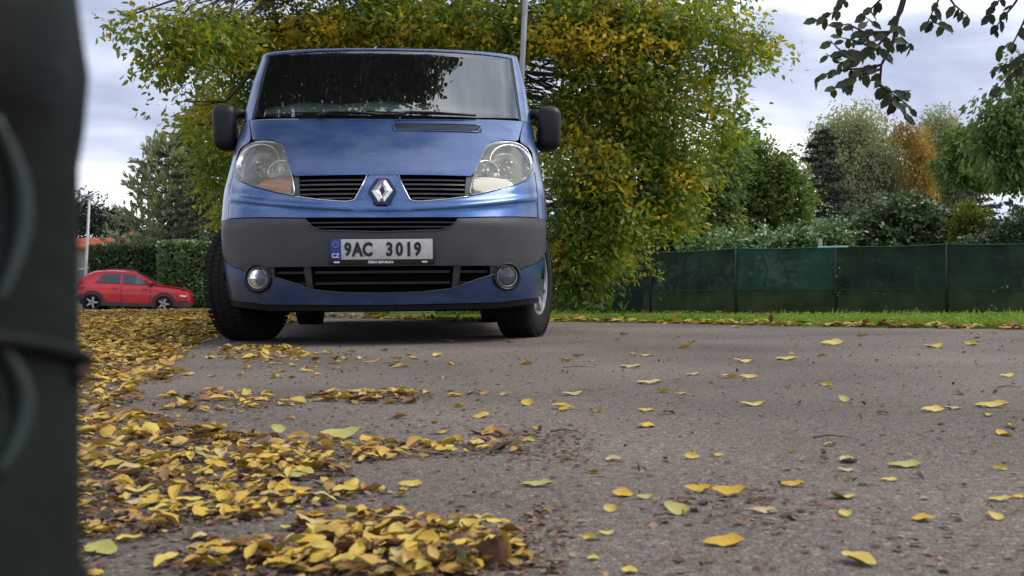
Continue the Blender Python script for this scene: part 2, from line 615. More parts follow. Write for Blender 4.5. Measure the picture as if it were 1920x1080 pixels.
# asphalt yard
def asphalt_material(name, base=(0.178, 0.156, 0.136)):
    m = mat(name, base, 0.82, spec=0.3)
    p = bsdf(m)
    g = nd(m, 'ShaderNodeNewGeometry')
    v1 = nd(m, 'ShaderNodeTexVoronoi')
    v1.inputs['Scale'].default_value = 210
    v1.inputs['Randomness'].default_value = 1
    n1 = nd(m, 'ShaderNodeTexNoise')
    n1.inputs['Scale'].default_value = .8
    n1.inputs['Detail'].default_value = 6
    n2 = nd(m, 'ShaderNodeTexNoise')
    n2.inputs['Scale'].default_value = 60
    n2.inputs['Detail'].default_value = 6
    n2.inputs['Roughness'].default_value = 0.75
    for q in (v1, n1, n2):
        lk(m, g.outputs['Position'], q.inputs['Vector'])
    # stone colour per cell
    sep = nd(m, 'ShaderNodeSeparateColor')
    lk(m, v1.outputs['Color'], sep.inputs[0])
    r1 = nd(m, 'ShaderNodeValToRGB')
    el = r1.color_ramp.elements
    el[0].position, el[0].color = 0.0, (0.60, 0.60, 0.60, 1)
    el[1].position, el[1].color = 1.0, (2.1, 2.0, 1.85, 1)
    q = el.new(0.55)
    q.color = (0.92, 0.92, 0.93, 1)
    q = el.new(0.9)
    q.color = (1.15, 1.10, 1.05, 1)
    lk(m, sep.outputs[0], r1.inputs['Fac'])
    r2 = nd(m, 'ShaderNodeValToRGB')
    r2.color_ramp.elements[0].position = 0.3
    r2.color_ramp.elements[0].color = (base[0] * .60, base[1] * .57, base[2] * .54, 1)
    r2.color_ramp.elements[1].position = 0.72
    r2.color_ramp.elements[1].color = (base[0] * 1.34, base[1] * 1.30, base[2] * 1.27, 1)
    lk(m, n1.outputs['Fac'], r2.inputs['Fac'])
    mx = nd(m, 'ShaderNodeMix', data_type='RGBA', blend_type='MULTIPLY')
    mx.inputs['Factor'].default_value = 0.85
    lk(m, r2.outputs['Color'], mx.inputs[6])
    lk(m, r1.outputs['Color'], mx.inputs[7])
    r3 = nd(m, 'ShaderNodeMapRange')
    r3.inputs['From Min'].default_value = 0.25
    r3.inputs['From Max'].default_value = 0.75
    r3.inputs['To Min'].default_value = 0.5
    r3.inputs['To Max'].default_value = 1.5
    lk(m, n2.outputs['Fac'], r3.inputs['Value'])
    mx2 = nd(m, 'ShaderNodeMix', data_type='RGBA', blend_type='MULTIPLY')
    mx2.inputs['Factor'].default_value = 1
    lk(m, mx.outputs[2], mx2.inputs[6])
    lk(m, r3.outputs['Result'], mx2.inputs[7])
    lk(m, mx2.outputs[2], p.inputs['Base Color'])
    ad = nd(m, 'ShaderNodeMath', operation='ADD')
    mu = nd(m, 'ShaderNodeMath', operation='MULTIPLY')
    mu.inputs[1].default_value = -0.9
    lk(m, v1.outputs['Distance'], mu.inputs[0])
    lk(m, mu.outputs[0], ad.inputs[0])
    lk(m, n2.outputs['Fac'], ad.inputs[1])
    bp = nd(m, 'ShaderNodeBump')
    bp.inputs['Strength'].default_value = 0.9
    bp.inputs['Distance'].default_value = 0.006
    lk(m, ad.outputs[0], bp.inputs['Height'])
    lk(m, bp.outputs['Normal'], p.inputs['Normal'])
    return m


M['asphalt'] = asphalt_material('asphalt')
# verge edge line of the yard (the grass starts beyond it)
EDGE = [(-30, 24.0), (-9, 17.3), (-3.6, 17.3), (-3.4, 13.2), (-2.3, 12.0), (-0.35, 9.5), (0.48, 9.15), (1.3, 8.45), (2.08, 7.55), (3.28, 6.62), (4.6, 5.7), (9, 3.0), (30, -8)]
vs = []
for i, (x, y) in enumerate(EDGE):
    vs.append((x, y, 0.0))
for (x, y) in EDGE:
    vs.append((x * 1.0, -12 if y > -8 else -12.5, 0.0))
n_ = len(EDGE)
fs = [(i, i + n_, i + n_ + 1, i + 1) for i in range(n_ - 1)]
o = obj('asphalt_yard', vs, fs, M['asphalt'], smooth=False)
tag(o, kind='structure')
# lane where the red car stands, running across behind the yard on the left
M['lane'] = asphalt_material('lane_asphalt', (0.20, 0.19, 0.18))
o = grid_sheet('lane', list(np.arange(-40, -3, 1.5)), list(np.arange(26, 41, 1.5)), lambda x, y: ground_z(x, y) + 0.008, M['lane'])
M['kerb'] = noisy(mat('kerb_concrete', (0.42, 0.40, 0.36), 0.85), 12, 0.8, 1.15, 0.05, 0.3)
x = -12.0
while x < -3.8:
    b = box('kerb', x, x + 0.985, 17.32, 17.46, -0.2, 0.012 + random.uniform(-.002, .002), M['kerb'], bev=0.008)
    tag(b, kind='structure')
    x += 1.0


def edge_y(x):
    return float(np.interp(x, [p[0] for p in EDGE], [p[1] for p in EDGE]))


# ------------------------------------------------------------------ foliage engine
LEAF6 = np.array([(0, 0, 0), (0.20, 0.28, 0.05), (0.19, 0.66, 0.06), (0, 1, -0.05), (-0.19, 0.66, 0.06), (-0.20, 0.28, 0.05)])
LEAF6_F = [0, 1, 2, 3, 0, 3, 4, 5]
LEAF4 = np.array([(0, 0, 0), (0.24, 0.5, 0.04), (0, 1, 0), (-0.24, 0.5, 0.04)])
NEEDLE = np.array([(0, 0, 0), (0.07, 0.4, 0.0), (0, 1, 0), (-0.07, 0.4, 0.0)])
OVAL = np.array([(0, 0, 0), (0.26, 0.25, 0.05), (0.27, 0.65, 0.06), (0, 1, -0.02), (-0.27, 0.65, 0.06), (-0.26, 0.25, 0.05)])


def rand_unit(n):
    v = RNG.normal(size=(n, 3))
    return v / np.linalg.norm(v, axis=1)[:, None]


def leaf_frames(P, size, direc, jitter=0.5, flat=0.5):
    """Frames for leaves at P: tip direction ~ direc + jitter; normal biased upwards by flat."""
    n = len(P)
    t = direc + rand_unit(n) * jitter
    t /= np.linalg.norm(t, axis=1)[:, None]
    u = rand_unit(n) * (1 - flat) + np.array([0, 0, 1.0]) * flat
    s = np.cross(t, u)
    s /= np.maximum(np.linalg.norm(s, axis=1), 1e-6)[:, None]
    nn = np.cross(s, t)
    return s * size[:, None], t * size[:, None], nn * size[:, None]


def leaf_mesh(name, P, size, direc, shape=LEAF6, faces=LEAF6_F, jitter=0.5, flat=0.5, frames=None):
    s, t, nn = frames if frames else leaf_frames(P, size, direc, jitter, flat)
    k = len(shape)
    V = (P[:, None, :] + shape[None, :, 0:1] * s[:, None, :] + shape[None, :, 1:2] * t[:, None, :] + shape[None, :, 2:3] * nn[:, None, :])
    V = V.reshape(-1, 3)
    L = (np.arange(len(P))[:, None] * k + np.array(faces)[None, :]).ravel()
    return np_mesh(name, V, L, 4)


def branch_path(a, b, sag=0.0, wob=0.05, n=6):
    a, b = Vector(a), Vector(b)
    L = (b - a).length
    pts = []
    for i in range(n + 1):
        t = i / n
        p = a.lerp(b, t)
        p += Vector((random.uniform(-1, 1), random.uniform(-1, 1), random.uniform(-1, 1))) * wob * L * math.sin(math.pi * t) * 0.5
        p.z += sag * L * math.sin(math.pi * t)
        pts.append(p)
    return pts


def blob_points(center, rad, n, shell=0.45):
    """Points inside an ellipsoid, more towards its outside."""
    d = rand_unit(n)
    r = (RNG.random(n) ** (shell)) * (0.82 + 0.3 * RNG.random(n))
    return np.array(center)[None, :] + d * r[:, None] * np.array(rad)[None, :]


def spray_leaves(C, n_per, spread, droop, size, size_var=0.3):
    """Around each cluster centre C: n_per leaves along a short drooping twig."""
    m_ = len(C)
    dirs = rand_unit(m_)
    dirs[:, 2] = dirs[:, 2] * 0.4 - droop
    dirs /= np.linalg.norm(dirs, axis=1)[:, None]
    t = RNG.random((m_, n_per))
    P = C[:, None, :] + dirs[:, None, :] * (t[:, :, None] * spread) + RNG.normal(size=(m_, n_per, 3)) * spread * 0.16
    P = P.reshape(-1, 3)
    D = np.repeat(dirs, n_per, axis=0)
    sz = size * (1 + size_var * (RNG.random(len(P)) * 2 - 1))
    return P, D, sz


def tree(name, label, cat, base, blobs, mat_leaf, leaf=0.09, n_clusters=600, n_per=12, spread=0.35, droop=0.5,
         trunk_r=0.15, trunk_top=None, bark='bark', group=None, shape='leaf', jitter=0.6, flat=0.4, limbs=True,
         shell=0.45, part_leaves=0, cl_filter=None, foliage_name='foliage', accents=()):
    """A tree or shrub: trunk, limbs to every blob, twigs, and a crown of separate leaves.
    blobs: list of (centre, radii, weight)."""
    base = Vector(base)
    t = thing(name, label, cat, base, 0, group)
    inv = -base
    top = Vector(trunk_top) if trunk_top is not None else Vector(np.mean([b[0] for b in blobs], axis=0))
    tp = branch_path(base - Vector((0, 0, 0.1)), top, 0, 0.05, 8)
    tr = [trunk_r * (1.25 if i == 0 else 1 - 0.75 * i / 8) for i in range(9)]
    vs, fs = tube_vf([p + inv for p in tp], tr, 10)
    tk = obj('trunk', vs, fs, M[bark], t)
    Call = []
    w = np.array([b[2] for b in blobs], float)
    w /= w.sum()
    limb_parts = []
    for (c, r, _), wi in zip(blobs, w):
        k = max(2, int(n_clusters * wi))
        C = blob_points(c, r, k, shell)
        if cl_filter is not None:
            C = C[[cl_filter(q) for q in C]]
        if len(C) == 0:
            continue
        Call.append(C)
        if limbs:
            # limb from the nearest point of the trunk to the blob centre, then twigs
            ti = min(range(2, 9), key=lambda i: (tp[i] - Vector(c)).length + 0.3 * i * 0)
            lp = branch_path(tp[ti], c, 0.04, 0.12, 6)
            r0 = trunk_r * 0.28
            limb_parts.append(tube_vf([p + inv for p in lp], [max(0.008, r0 * (1 - 0.8 * i / 6)) for i in range(7)], 6))
            for q in C[: max(3, min(len(C) // 6, 26))]:
                s_ = lp[random.randint(2, 6)]
                bp = branch_path(s_, q, 0.03, 0.14, 4)
                limb_parts.append(tube_vf([p + inv for p in bp], [max(0.004, r0 * 0.25 * (1 - 0.8 * i / 4)) for i in range(5)], 4, False))
    if limb_parts:
        vs, fs = merge(limb_parts)
        lo = obj('branches', vs, fs, M['twig' if bark != 'birch_bark' else 'birch_bark'], t)
        lo['kind'] = 'stuff'
    C = np.concatenate(Call)
    P, D, sz = spray_leaves(C, n_per, spread, droop, leaf)
    shp = {'leaf': (LEAF6, LEAF6_F), 'oval': (OVAL, LEAF6_F), 'card': (LEAF4, [0, 1, 2, 3]), 'needle': (NEEDLE, [0, 1, 2, 3])}[shape]
    Pl = P - np.array(base)[None, :]
    fr = leaf_frames(Pl, sz, D, jitter, flat)
    if part_leaves:
        q = (P - np.array([0, 0, CAM_H]))
        dep = q[:, 1]
        u = 960 + F_PX * q[:, 0] / dep
        v = 546 - F_PX * q[:, 2] / dep
        vis = (u > 150) & (u < 1920) & (v > 0) & (v < 640) & ~((u > 400) & (u < 1040) & (v > 90))
        score = np.where(vis, sz / dep, 0)
        idx = np.argsort(-score)[:part_leaves]
        keep = np.ones(len(P), bool)
        keep[idx] = False
        lm = np_mesh('leaf', shp[0], np.array(shp[1]), 4)
        lm.materials.append(M[mat_leaf])
        for i in idx:
            if score[i] <= 0:
                keep[i] = True
                continue
            lo = bpy.data.objects.new('leaf', lm)
            COL.objects.link(lo)
            lo.parent = t
            mtx = Matrix(((fr[0][i][0], fr[1][i][0], fr[2][i][0], Pl[i][0]), (fr[0][i][1], fr[1][i][1], fr[2][i][1], Pl[i][1]),
                          (fr[0][i][2], fr[1][i][2], fr[2][i][2], Pl[i][2]), (0, 0, 0, 1)))
            lo.matrix_local = mtx
        Pl = Pl[keep]
        fr = tuple(a[keep] for a in fr)
    me = leaf_mesh(foliage_name, Pl, None, None, shp[0], shp[1], frames=fr)
    fo = link(foliage_name, me, M[mat_leaf], t)
    fo['kind'] = 'stuff'
    if accents:
        C = np.concatenate([blob_points(c, r, int(w_), shell) for (c, r, w_) in accents])
        if cl_filter is not None:
            C = C[[cl_filter(q) for q in C]]
        P, D, sz = spray_leaves(C, n_per, spread, droop, leaf)
        me = leaf_mesh('yellow_foliage', P - np.array(base)[None, :], sz, D, shp[0], shp[1], jitter, flat)
        fo = link('yellow_foliage', me, M['walnut_yellow'], t)
        fo['kind'] = 'stuff'
    return t


def blob(u, v, Y, ru, rv, w=None, ry=None):
    """Crown blob surveyed at photo position (u, v) and distance Y; radii given in photo pixels."""
    c = px(u, v, Y)
    k = Y / F_PX
    r = (ru * k, (ry if ry is not None else max(ru, rv) * k * 0.8), rv * k)
    return (tuple(c), r, w if w is not None else (ru * rv) / 1000.0)


# ================================================================== THE VAN
yaw = math.atan(0.08)
VAN = thing('panel_van', 'blue van with grey front bumper parked facing the camera, front wheels turned', 'van', (-0.657, 5.27, 0), yaw)
Wv = itp([(.15, .86), (.2, .875), (.35, .90), (.65, .925), (.85, .915), (1.05, .895), (1.3, .877), (1.6, .87), (1.84, .845), (1.95, .78)])
Pv_ = [(.15, .07), (.21, .05), (.30, .02), (.45, .0), (.62, .01), (.66, .03), (.74, .07), (.82, .11), (.88, .16), (.95, .25), (1.05, .39), (1.15, .54), (1.27, .72), (1.36, .839), (1.5, 1.024), (1.68, 1.262), (1.80, 1.421), (1.86, 1.50), (1.95, 2.2)]
_pz = np.array([p[0] for p in Pv_])
_py = np.array([p[1] for p in Pv_])


def _pchip(x, xp, yp):
    """monotone cubic interpolation"""
    h = np.diff(xp)
    d = np.diff(yp) / h
    mth = np.zeros(len(xp))
    mth[0], mth[-1] = d[0], d[-1]
    for i in range(1, len(xp) - 1):
        if d[i - 1] * d[i] > 0:
            w1 = 2 * h[i] + h[i - 1]
            w2 = h[i] + 2 * h[i - 1]
            mth[i] = (w1 + w2) / (w1 / d[i - 1] + w2 / d[i])
    i = int(np.clip(np.searchsorted(xp, x) - 1, 0, len(xp) - 2))
    t = (x - xp[i]) / h[i]
    return float((2 * t**3 - 3 * t**2 + 1) * yp[i] + (t**3 - 2 * t**2 + t) * h[i] * mth[i] + (-2 * t**3 + 3 * t**2) * yp[i + 1] + (t**3 - t**2) * h[i] * mth[i + 1])


def Prof(z):
    return _pchip(min(max(z, .15), 1.95), _pz, _py)


Cv = itp([(.2, .6), (.65, .68), (.9, .6), (1.27, .34), (1.86, .20)])


def surf(x, z):
    t = min(abs(x) / Wv(z), 1.0)
    return Prof(z) + Cv(z) * (1 - math.sqrt(max(0.0, 1 - t ** 2.6)))


def patch(name, fn, nu, nv, m, parent=VAN, off=0.0, skirt=0.015, mirror=False, flat_edges=True):
    """Panel over the body surface. fn(a, b) -> (x, z) or (x, z, extra depth); a, b in 0..1."""
    V, Fc = [], []
    sx = -1 if mirror else 1

    def P3(a, b, extra):
        r = fn(a, b)
        x, z = r[0], r[1]
        ex = r[2] if len(r) > 2 else 0
        return (sx * x, surf(x, z) + off + ex + extra, z)
    for j in range(nv + 1):
        for i in range(nu + 1):
            V.append(P3(i / nu, j / nv, 0))
    n = nu + 1
    for j in range(nv):
        for i in range(nu):
            q = (j * n + i, j * n + i + 1, (j + 1) * n + i + 1, (j + 1) * n + i)
            Fc.append(q[::-1] if mirror else q)
    if skirt:
        ring = [i for i in range(n)] + [j * n + nu for j in range(1, nv + 1)] + [nv * n + i for i in range(nu - 1, -1, -1)] + [j * n for j in range(nv - 1, 0, -1)]
        base = len(V)
        for k in ring:
            x, y, z = V[k]
            V.append((x, y + skirt, z))
        L = len(ring)
        for k in range(L):
            a, b = ring[k], ring[(k + 1) % L]
            q = (a, base + k, base + (k + 1) % L, b)
            Fc.append(q[::-1] if mirror else q)
    o = obj(name, V, Fc, m, parent)
    return auto(o, 50)


def colp(x0, x1, lo, hi, ease=False):
    def f(a, b):
        if ease == 'both':
            a = 0.5 - 0.5 * math.cos(math.pi * a) * 1.0
        elif ease:
            a = math.sin(a * math.pi / 2)
        x = x0 + (x1 - x0) * a
        ax = abs(x)
        return (x, lo(ax) + (hi(ax) - lo(ax)) * b)
    return f


def rowp(z0, z1, xi, xo):
    def f(a, b):
        z = z0 + (z1 - z0) * b
        i_, o_ = xi(z), xo(z)
        a = math.sin(a * math.pi / 2)
        return (i_ + (o_ - i_) * a, z)
    return f


G = 0.003
# dark shell behind everything in front
patch('engine_bay', colp(-.84, .84, lambda x: .24, lambda x: 1.24), 30, 20, M['deep_black'], off=0.14, skirt=0.0)
# bonnet
bon_lo = itp([(0, .886), (.465, .884), (.478, .90), (.505, .955), (.535, 1.022), (.56, 1.082), (.585, 1.108), (.62, 1.125), (.68, 1.138), (.75, 1.141), (.762, 1.15), (.775, 1.19), (.812, 1.288)])
bon_hi = lambda x: 1.268 + 0.024 * (x / .8) ** 2
patch('bonnet', colp(-.812, .812, bon_lo, bon_hi), 96, 22, M['paint'], off=0.0, skirt=0.02)
# windscreen cowl between bonnet and glass
patch('cowl', colp(-.79, .79, lambda x: 1.262 + .024 * (x / .8) ** 2, lambda x: 1.30 + .03 * (x / .8) ** 2), 40, 3, M['black_plastic'], off=0.035, skirt=0.02)
# windscreen
ws_lo = lambda x: 1.276 + 0.035 * (x / .78) ** 2
ws_hi = lambda x: 1.832 - 0.022 * (x / .78) ** 2
WS = patch('windscreen', colp(-.782, .782, ws_lo, ws_hi), 60, 30, M['windscreen'], off=0.006, skirt=0.0)
patch('roof_header', colp(-.80, .80, lambda x: ws_hi(x) + .004, lambda x: 1.856 - .014 * (x / .8) ** 2), 40, 2, M['paint'], skirt=.02)
# black ceramic border
for nm, f, a, b in (('frit_border', colp(-.782, .782, ws_lo, lambda x: ws_lo(x) + .016), 60, 1),
                    ('frit_border', colp(-.782, .782, lambda x: ws_hi(x) - .012, ws_hi), 60, 1)):
    patch(nm, f, a, b, M['seam'], parent=WS, off=0.0105, skirt=0)
for mir in (False, True):
    patch('frit_border', colp(.762, .782, lambda x: ws_lo(x) + .017, lambda x: ws_hi(x) - .013), 2, 30, M['seam'], parent=WS, off=0.0105, skirt=0, mirror=mir)
    # A pillar, painted, with rubber line
    patch('window_seal', rowp(1.292, 1.812, lambda z: .784, lambda z: .797), 2, 30, M['seam'], off=0.004, skirt=.02, mirror=mir)
    patch('pillar', rowp(1.295, 1.845, lambda z: .80, lambda z: Wv(z)), 10, 30, M['paint'], off=0.0, skirt=.02, mirror=mir)
    # front wing
    win = itp([(.668, .842), (.94, .842), (1.08, .842), (1.105, .825), (1.125, .79), (1.14, .772), (1.19, .782), (1.29, .818)])
    patch('front_wing', rowp(.672, 1.291, win, lambda z: Wv(z)), 12, 40, M['paint'], skirt=.02, mirror=mir)
# nose panel between grille, headlights and bumper
nose_hi = itp([(0, .884), (.078, .884), (.105, .82), (.138, .75), (.158, .739), (.21, .738), (.33, .750), (.42, .764), (.455, .768), (.55, .790), (.69, .833), (.77, .872), (.815, .912), (.838, .945)])
nose_lo = itp([(0, .652), (.4, .655), (.9, .678)])
_nose = colp(-.838, .838, nose_lo, nose_hi)


def nose_fn(a, b):
    x, z = _nose(a, b)
    zr = .700 + .085 * (abs(x) / .84) ** 2
    return (x, z, -.016 * math.exp(-((z - zr) / .020) ** 2))


patch('nose_panel', nose_fn, 120, 34, M['paint'], skirt=.025)
# bumper, dark grey
bum_hi = itp([(0, .575), (.30, .585), (.335, .594), (.362, .610), (.385, .640), (.397, .648), (.45, .650), (.9, .673)])
bum_lo = itp([(0, .404), (.585, .404), (.60, .398), (.72, .382), (.74, .398), (.80, .414), (.86, .446), (.895, .50)])
patch('bumper', colp(-.893, .893, bum_lo, bum_hi), 130, 16, M['grey_plastic'], skirt=.03, off=-.004)
# lower painted part of bumper
lip_hi = itp([(0, .264), (.20, .268), (.35, .284), (.48, .330), (.585, .360), (.72, .378), (.74, .394), (.80, .410), (.86, .442), (.885, .47)])
lip_lo = itp([(0, .206), (.6, .212), (.84, .235), (.885, .25)])
patch('lower_bumper', colp(-.883, .883, lip_lo, lip_hi), 100, 10, M['paint'], skirt=.03, off=0.0)
patch('bumper_spoiler', colp(-.85, .85, lambda x: lip_lo(x) - .032, lambda x: lip_lo(x) - .004), 60, 2, M['black_plastic'], skirt=.3, off=.012)
# bumper highlight ledge above the upper intake
# upper intake between nose and bumper notch
UI = patch('upper_intake', colp(-.385, .385, lambda x: .57, lambda x: .66), 30, 4, M['deep_black'], off=0.06, skirt=0)
for z_ in (.628, .605):
    w_ = .375 if z_ > .61 else .35
    patch('slat', colp(-w_, w_, lambda x: z_ - .003, lambda x: z_ + .003), 30, 1, M['slat_plastic'], parent=UI, off=0.03, skirt=.02)
# edge trim of the notch
def tube_on(name, pts, r, m, parent=VAN, off=0.0, mirror=False, n=6):
    P = []
    for (x, z) in pts:
        P.append(((-x if mirror else x), surf(x, z) + off, z))
    return tube(name, P, r, m, parent, n)


npts = [(-.395 + .79 * i / 60) for i in range(61)]
tube_on('intake_trim', [(x, bum_hi(abs(x)) + .001) for x in npts], .0035, M['grey_plastic'], off=-.006)
# lower grille
LG = patch('lower_grille', colp(-.60, .60, lambda x: .255, lambda x: .41), 40, 6, M['deep_black'], off=0.075, skirt=0)
for zc in (.374, .318):
    for (x0, x1) in ((-.345, .345), (.385, .56), (-.56, -.385)):
        if zc < .33 and abs(x0 + x1) > .1:
            x0, x1 = (.385, .47) if x0 > 0 else (-.47, -.385)
        patch('slat', colp(x0, x1, lambda x: zc - .006, lambda x: zc + .006), 24, 1, M['slat_plastic'], parent=LG, off=0.03, skirt=.03)
for mir in (False, True):
    patch('divider', rowp(.285, .405, lambda z: .352 + (z - .285) * .10, lambda z: .385 + (z - .285) * .13), 4, 6, M['grey_plastic'], parent=LG, off=.014, skirt=.03, mirror=mir)
    # grey fillet running to the fog lamp
    patch('grille_end', colp(.555, .62, lambda x: lip_hi(x) + .001, lambda x: .403), 6, 5, M['grey_plastic'], parent=LG, off=.006, skirt=.03, mirror=mir)
tube_on('lower_grille_trim', [(x, lip_hi(abs(x)) + .001) for x in [-.60 + 1.2 * i / 70 for i in range(71)]], .0045, M['grey_plastic'], off=-.004)
# upper grilles
for mir in (False, True):
    gr_lo = lambda x: nose_hi(x) + .004
    GR = patch('grille', colp(.088, .452, lambda x: nose_hi(x), lambda x: .886), 30, 6, M['deep_black'], off=.055, skirt=0, mirror=mir)
    for zc, xa in ((.858, .098), (.832, .110), (.806, .120), (.780, .135), (.757, .155)):
        xb = .43 if zc > .77 else .33
        patch('slat', colp(xa, xb, lambda x: zc - .0042, lambda x: zc + .0042), 16, 1, M['slat_plastic'], parent=GR, off=.016, skirt=.03, mirror=mir)
    patch('grille_cheek', rowp(.768, .884, lambda z: .425 + (z - .768) * .12, lambda z: .455 + (z - .768) * .14), 4, 6, M['grey_plastic'], parent=GR, off=.008, skirt=.03, mirror=mir)
    pts = [(.082, .882), (.106, .82), (.139, .752), (.150, .744), (.162, .740), (.185, .738), (.21, .7385), (.33, .7505), (.42, .7645), (.452, .769)]
    tube_on('chrome_trim', pts, .0032, M['chrome'], parent=GR, off=-.002, mirror=mir)

# headlights -------------------------------------------------------
hl_hi = itp([(.456, .800), (.475, .880), (.50, .945), (.53, 1.014), (.558, 1.077), (.583, 1.102), (.62, 1.119), (.68, 1.131), (.74, 1.131), (.785, 1.114), (.815, 1.085), (.832, 1.03), (.838, .97)])
hl_lo = itp([(.456, .773), (.55, .795), (.69, .838), (.77, .877), (.815, .917), (.838, .95)])
for mir in (False, True):
    sx = -1 if mir else 1
    HL = patch('headlight', colp(.458, .836, lambda x: hl_lo(x) + .003, lambda x: hl_hi(x) - .003), 36, 20, M['satin'], off=.085, skirt=0, mirror=mir)
    HL['label'] = 'headlight with hazed lens'
    patch('lens', colp(.458, .836, lambda x: hl_lo(x) + .002, lambda x: hl_hi(x) - .002), 36, 20, M['lens'], parent=HL, off=-.002, skirt=0.012, mirror=mir)
    # surround
    ring = []
    xs_ = [.458 + .378 * i / 30 for i in range(31)]
    ring = [(x, hl_lo(x) + .004) for x in xs_] + [(x, hl_hi(x) - .004) for x in reversed(xs_)]
    ring.append(ring[0])
    tube_on('bezel', ring, .0055, M['chrome' if not mir else 'satin'], parent=HL, off=.008, mirror=mir)
    # black wall round the housing so that no paint shows through
    # reflector bowls (parabolic) - facing forward
    for (cx, cz, r, dp) in ((.70, .99, .115, .09), (.555, .925, .062, .05)):
        y0 = surf(cx, cz) + (.05 if r > .1 else .045)
        prof = [(r * q, -dp * q * q) for q in (0.0, .15, .3, .5, .7, .85, 1.0)]
        vs, fs = lathe_vf(prof, 30, 'y', (0, 0, 0))
        tilt = -0.42 * 0
        V2 = []
        for (a, b, c) in vs:
            V2.append((sx * (cx + a), y0 + dp + b + max(0, (c) * 1.0) * .9 + a * .30, cz + c))
        auto(obj('reflector', V2, fs, M['satin'], HL), 60)
        pr = [(r + .001, 0), (r + .008, -.004), (r + .010, .012)]
        vs, fs = lathe_vf(pr, 30, 'y')
        V2 = [(sx * (cx + a), y0 + b + max(0, c) * .9 + a * .30, cz + c) for (a, b, c) in vs]
        obj('reflector_rim', V2, fs, M['chrome'], HL)
        # bulb cap
        vs, fs = lathe_vf([(0.0, -.03), (.012, -.028), (.018, -.018), (.018, 0.02)], 16, 'y')
        V2 = [(sx * (cx + a), y0 + dp * .45 + b, cz + c) for (a, b, c) in vs]
        obj('bulb_cap', V2, fs, M['chrome'], HL)
    # small facets inside the lens
    for (fx, fz) in ((.63, .965), (.655, .94), (.675, .985), (.605, .95), (.66, .90), (.69, .925), (.62, .90)):
        vs, fs = lathe_vf([(0.0, -.008), (.006, -.006), (.008, 0)], 8, 'y')
        yy = surf(fx, fz) + .05
        obj('facet', [(sx * (fx + a), yy + b, fz + c) for (a, b, c) in vs], fs, M['chrome'], HL)
    patch('divider_strip', colp(.475, .70, lambda x: .882, lambda x: .887), 12, 1, M['chrome'], parent=HL, off=.02, skirt=.05, mirror=mir)
    TS = patch('turn_signal', colp(.478, .655, lambda x: hl_lo(x) + .008, lambda x: max(.880, hl_lo(x) + .009)), 14, 5, M['amber' if mir else 'pinkish'], parent=HL, off=.032, skirt=.02, mirror=mir)

# emblem -----------------------------------------------------------
EC = (0.0, .793)
ey = surf(0, .793) - .006


def poly_prism(pts, y0, y1, cx=0, cz=0, slope=0.0):
    """Extruded polygon in x-z; slope tilts it back with height."""
    n = len(pts)
    V = [(cx + x, y0 + z * slope, cz + z) for x, z in pts] + [(cx + x, y1 + z * slope, cz + z) for x, z in pts]
    Fc = [tuple(range(n)), tuple(range(2 * n - 1, n - 1, -1))] + [(i, i + n, (i + 1) % n + n, (i + 1) % n) for i in range(n)]
    return V, Fc


slope = (Prof(.85) - Prof(.74)) / .11
hexa = [(-.027, -.073), (.027, -.073), (.045, -.045), (.073, 0), (.045, .048), (.030, .068), (-.030, .068), (-.045, .048), (-.073, 0), (-.045, -.045)]
vs, fs = poly_prism(hexa, -.014, .02, 0, .793, slope)
EM = obj('emblem', [(x, y + ey + .006, z) for x, y, z in vs], fs, mat('emblem_backing', (.006, .008, .05), .25), VAN, smooth=False)
# faceted silver lozenge ring around a dark centre
outer = [(0.012, -.060), (.054, 0), (.016, .060), (-.012, .060), (-.054, 0), (-.016, -.060)]
mid = [(0.006, -.042), (.033, 0), (.006, .044), (-.006, .044), (-.033, 0), (-.006, -.042)]
inn = [(0.0, -.026), (.014, 0), (.001, .026), (-.001, .026), (-.014, 0), (-.001, -.026)]
V = []
for rgi, (rg, yy) in enumerate(((outer, -.012), (mid, -.028), (inn, -.013))):
    for (x, z) in rg:
        V.append((x, ey + yy + z * slope, .793 + z))
Fc = []
for r_ in range(2):
    for i in range(6):
        a, b = r_ * 6 + i, r_ * 6 + (i + 1) % 6
        Fc.append((a, b, b + 6, a + 6))
obj('lozenge', V, Fc, mat('emblem_silver', (.62, .62, .64), .2, metal=1.0), EM, smooth=False)

# number plate -------------------------------------------------------
py_ = -.018
PL = box('number_plate', -.266, .266, py_, py_ + .02, .414, .546, M['plate_frame'], VAN, bev=.004)
PL.rotation_euler = (0, 0, 0)
box('plate_face', -.204, .256, py_ - .004, py_ + .004, .4365, .539, M['white_plate'], PL, bev=.0015)
box('country_band', -.257, -.2055, py_ - .0045, py_ + .003, .4365, .539, M['eu_blue'], PL, bev=.0015)


def text(name, s, x, z, h, y, m, parent, sx=1.0, bold=0.0, ext=.0012, align='CENTER'):
    cu = bpy.data.curves.new(name, 'FONT')
    cu.body = s
    cu.size = 1.0
    cu.extrude = ext
    cu.offset = bold
    cu.resolution_u = 3
    cu.align_x = align
    tmp = bpy.data.objects.new('tmp', cu)
    COL.objects.link(tmp)
    dg = bpy.context.evaluated_depsgraph_get()
    me = bpy.data.meshes.new_from_object(tmp.evaluated_get(dg))
    bpy.data.objects.remove(tmp)
    co = np.zeros(len(me.vertices) * 3)
    me.vertices.foreach_get('co', co)
    co = co.reshape(-1, 3)
    zmin, zmax = co[:, 1].min(), co[:, 1].max()
    k = h / (zmax - zmin)
    xc = (co[:, 0].min() + co[:, 0].max()) / 2
    out = np.zeros_like(co)
    out[:, 0] = x + (co[:, 0] - xc) * k * sx
    out[:, 1] = y - co[:, 2] * 1.0
    out[:, 2] = z + (co[:, 1] - zmin) * k
    me.vertices.foreach_set('co', out.ravel())
    me.update()
    me.materials.clear()
    o = link(name, me, m, parent, smooth=False)
    return o


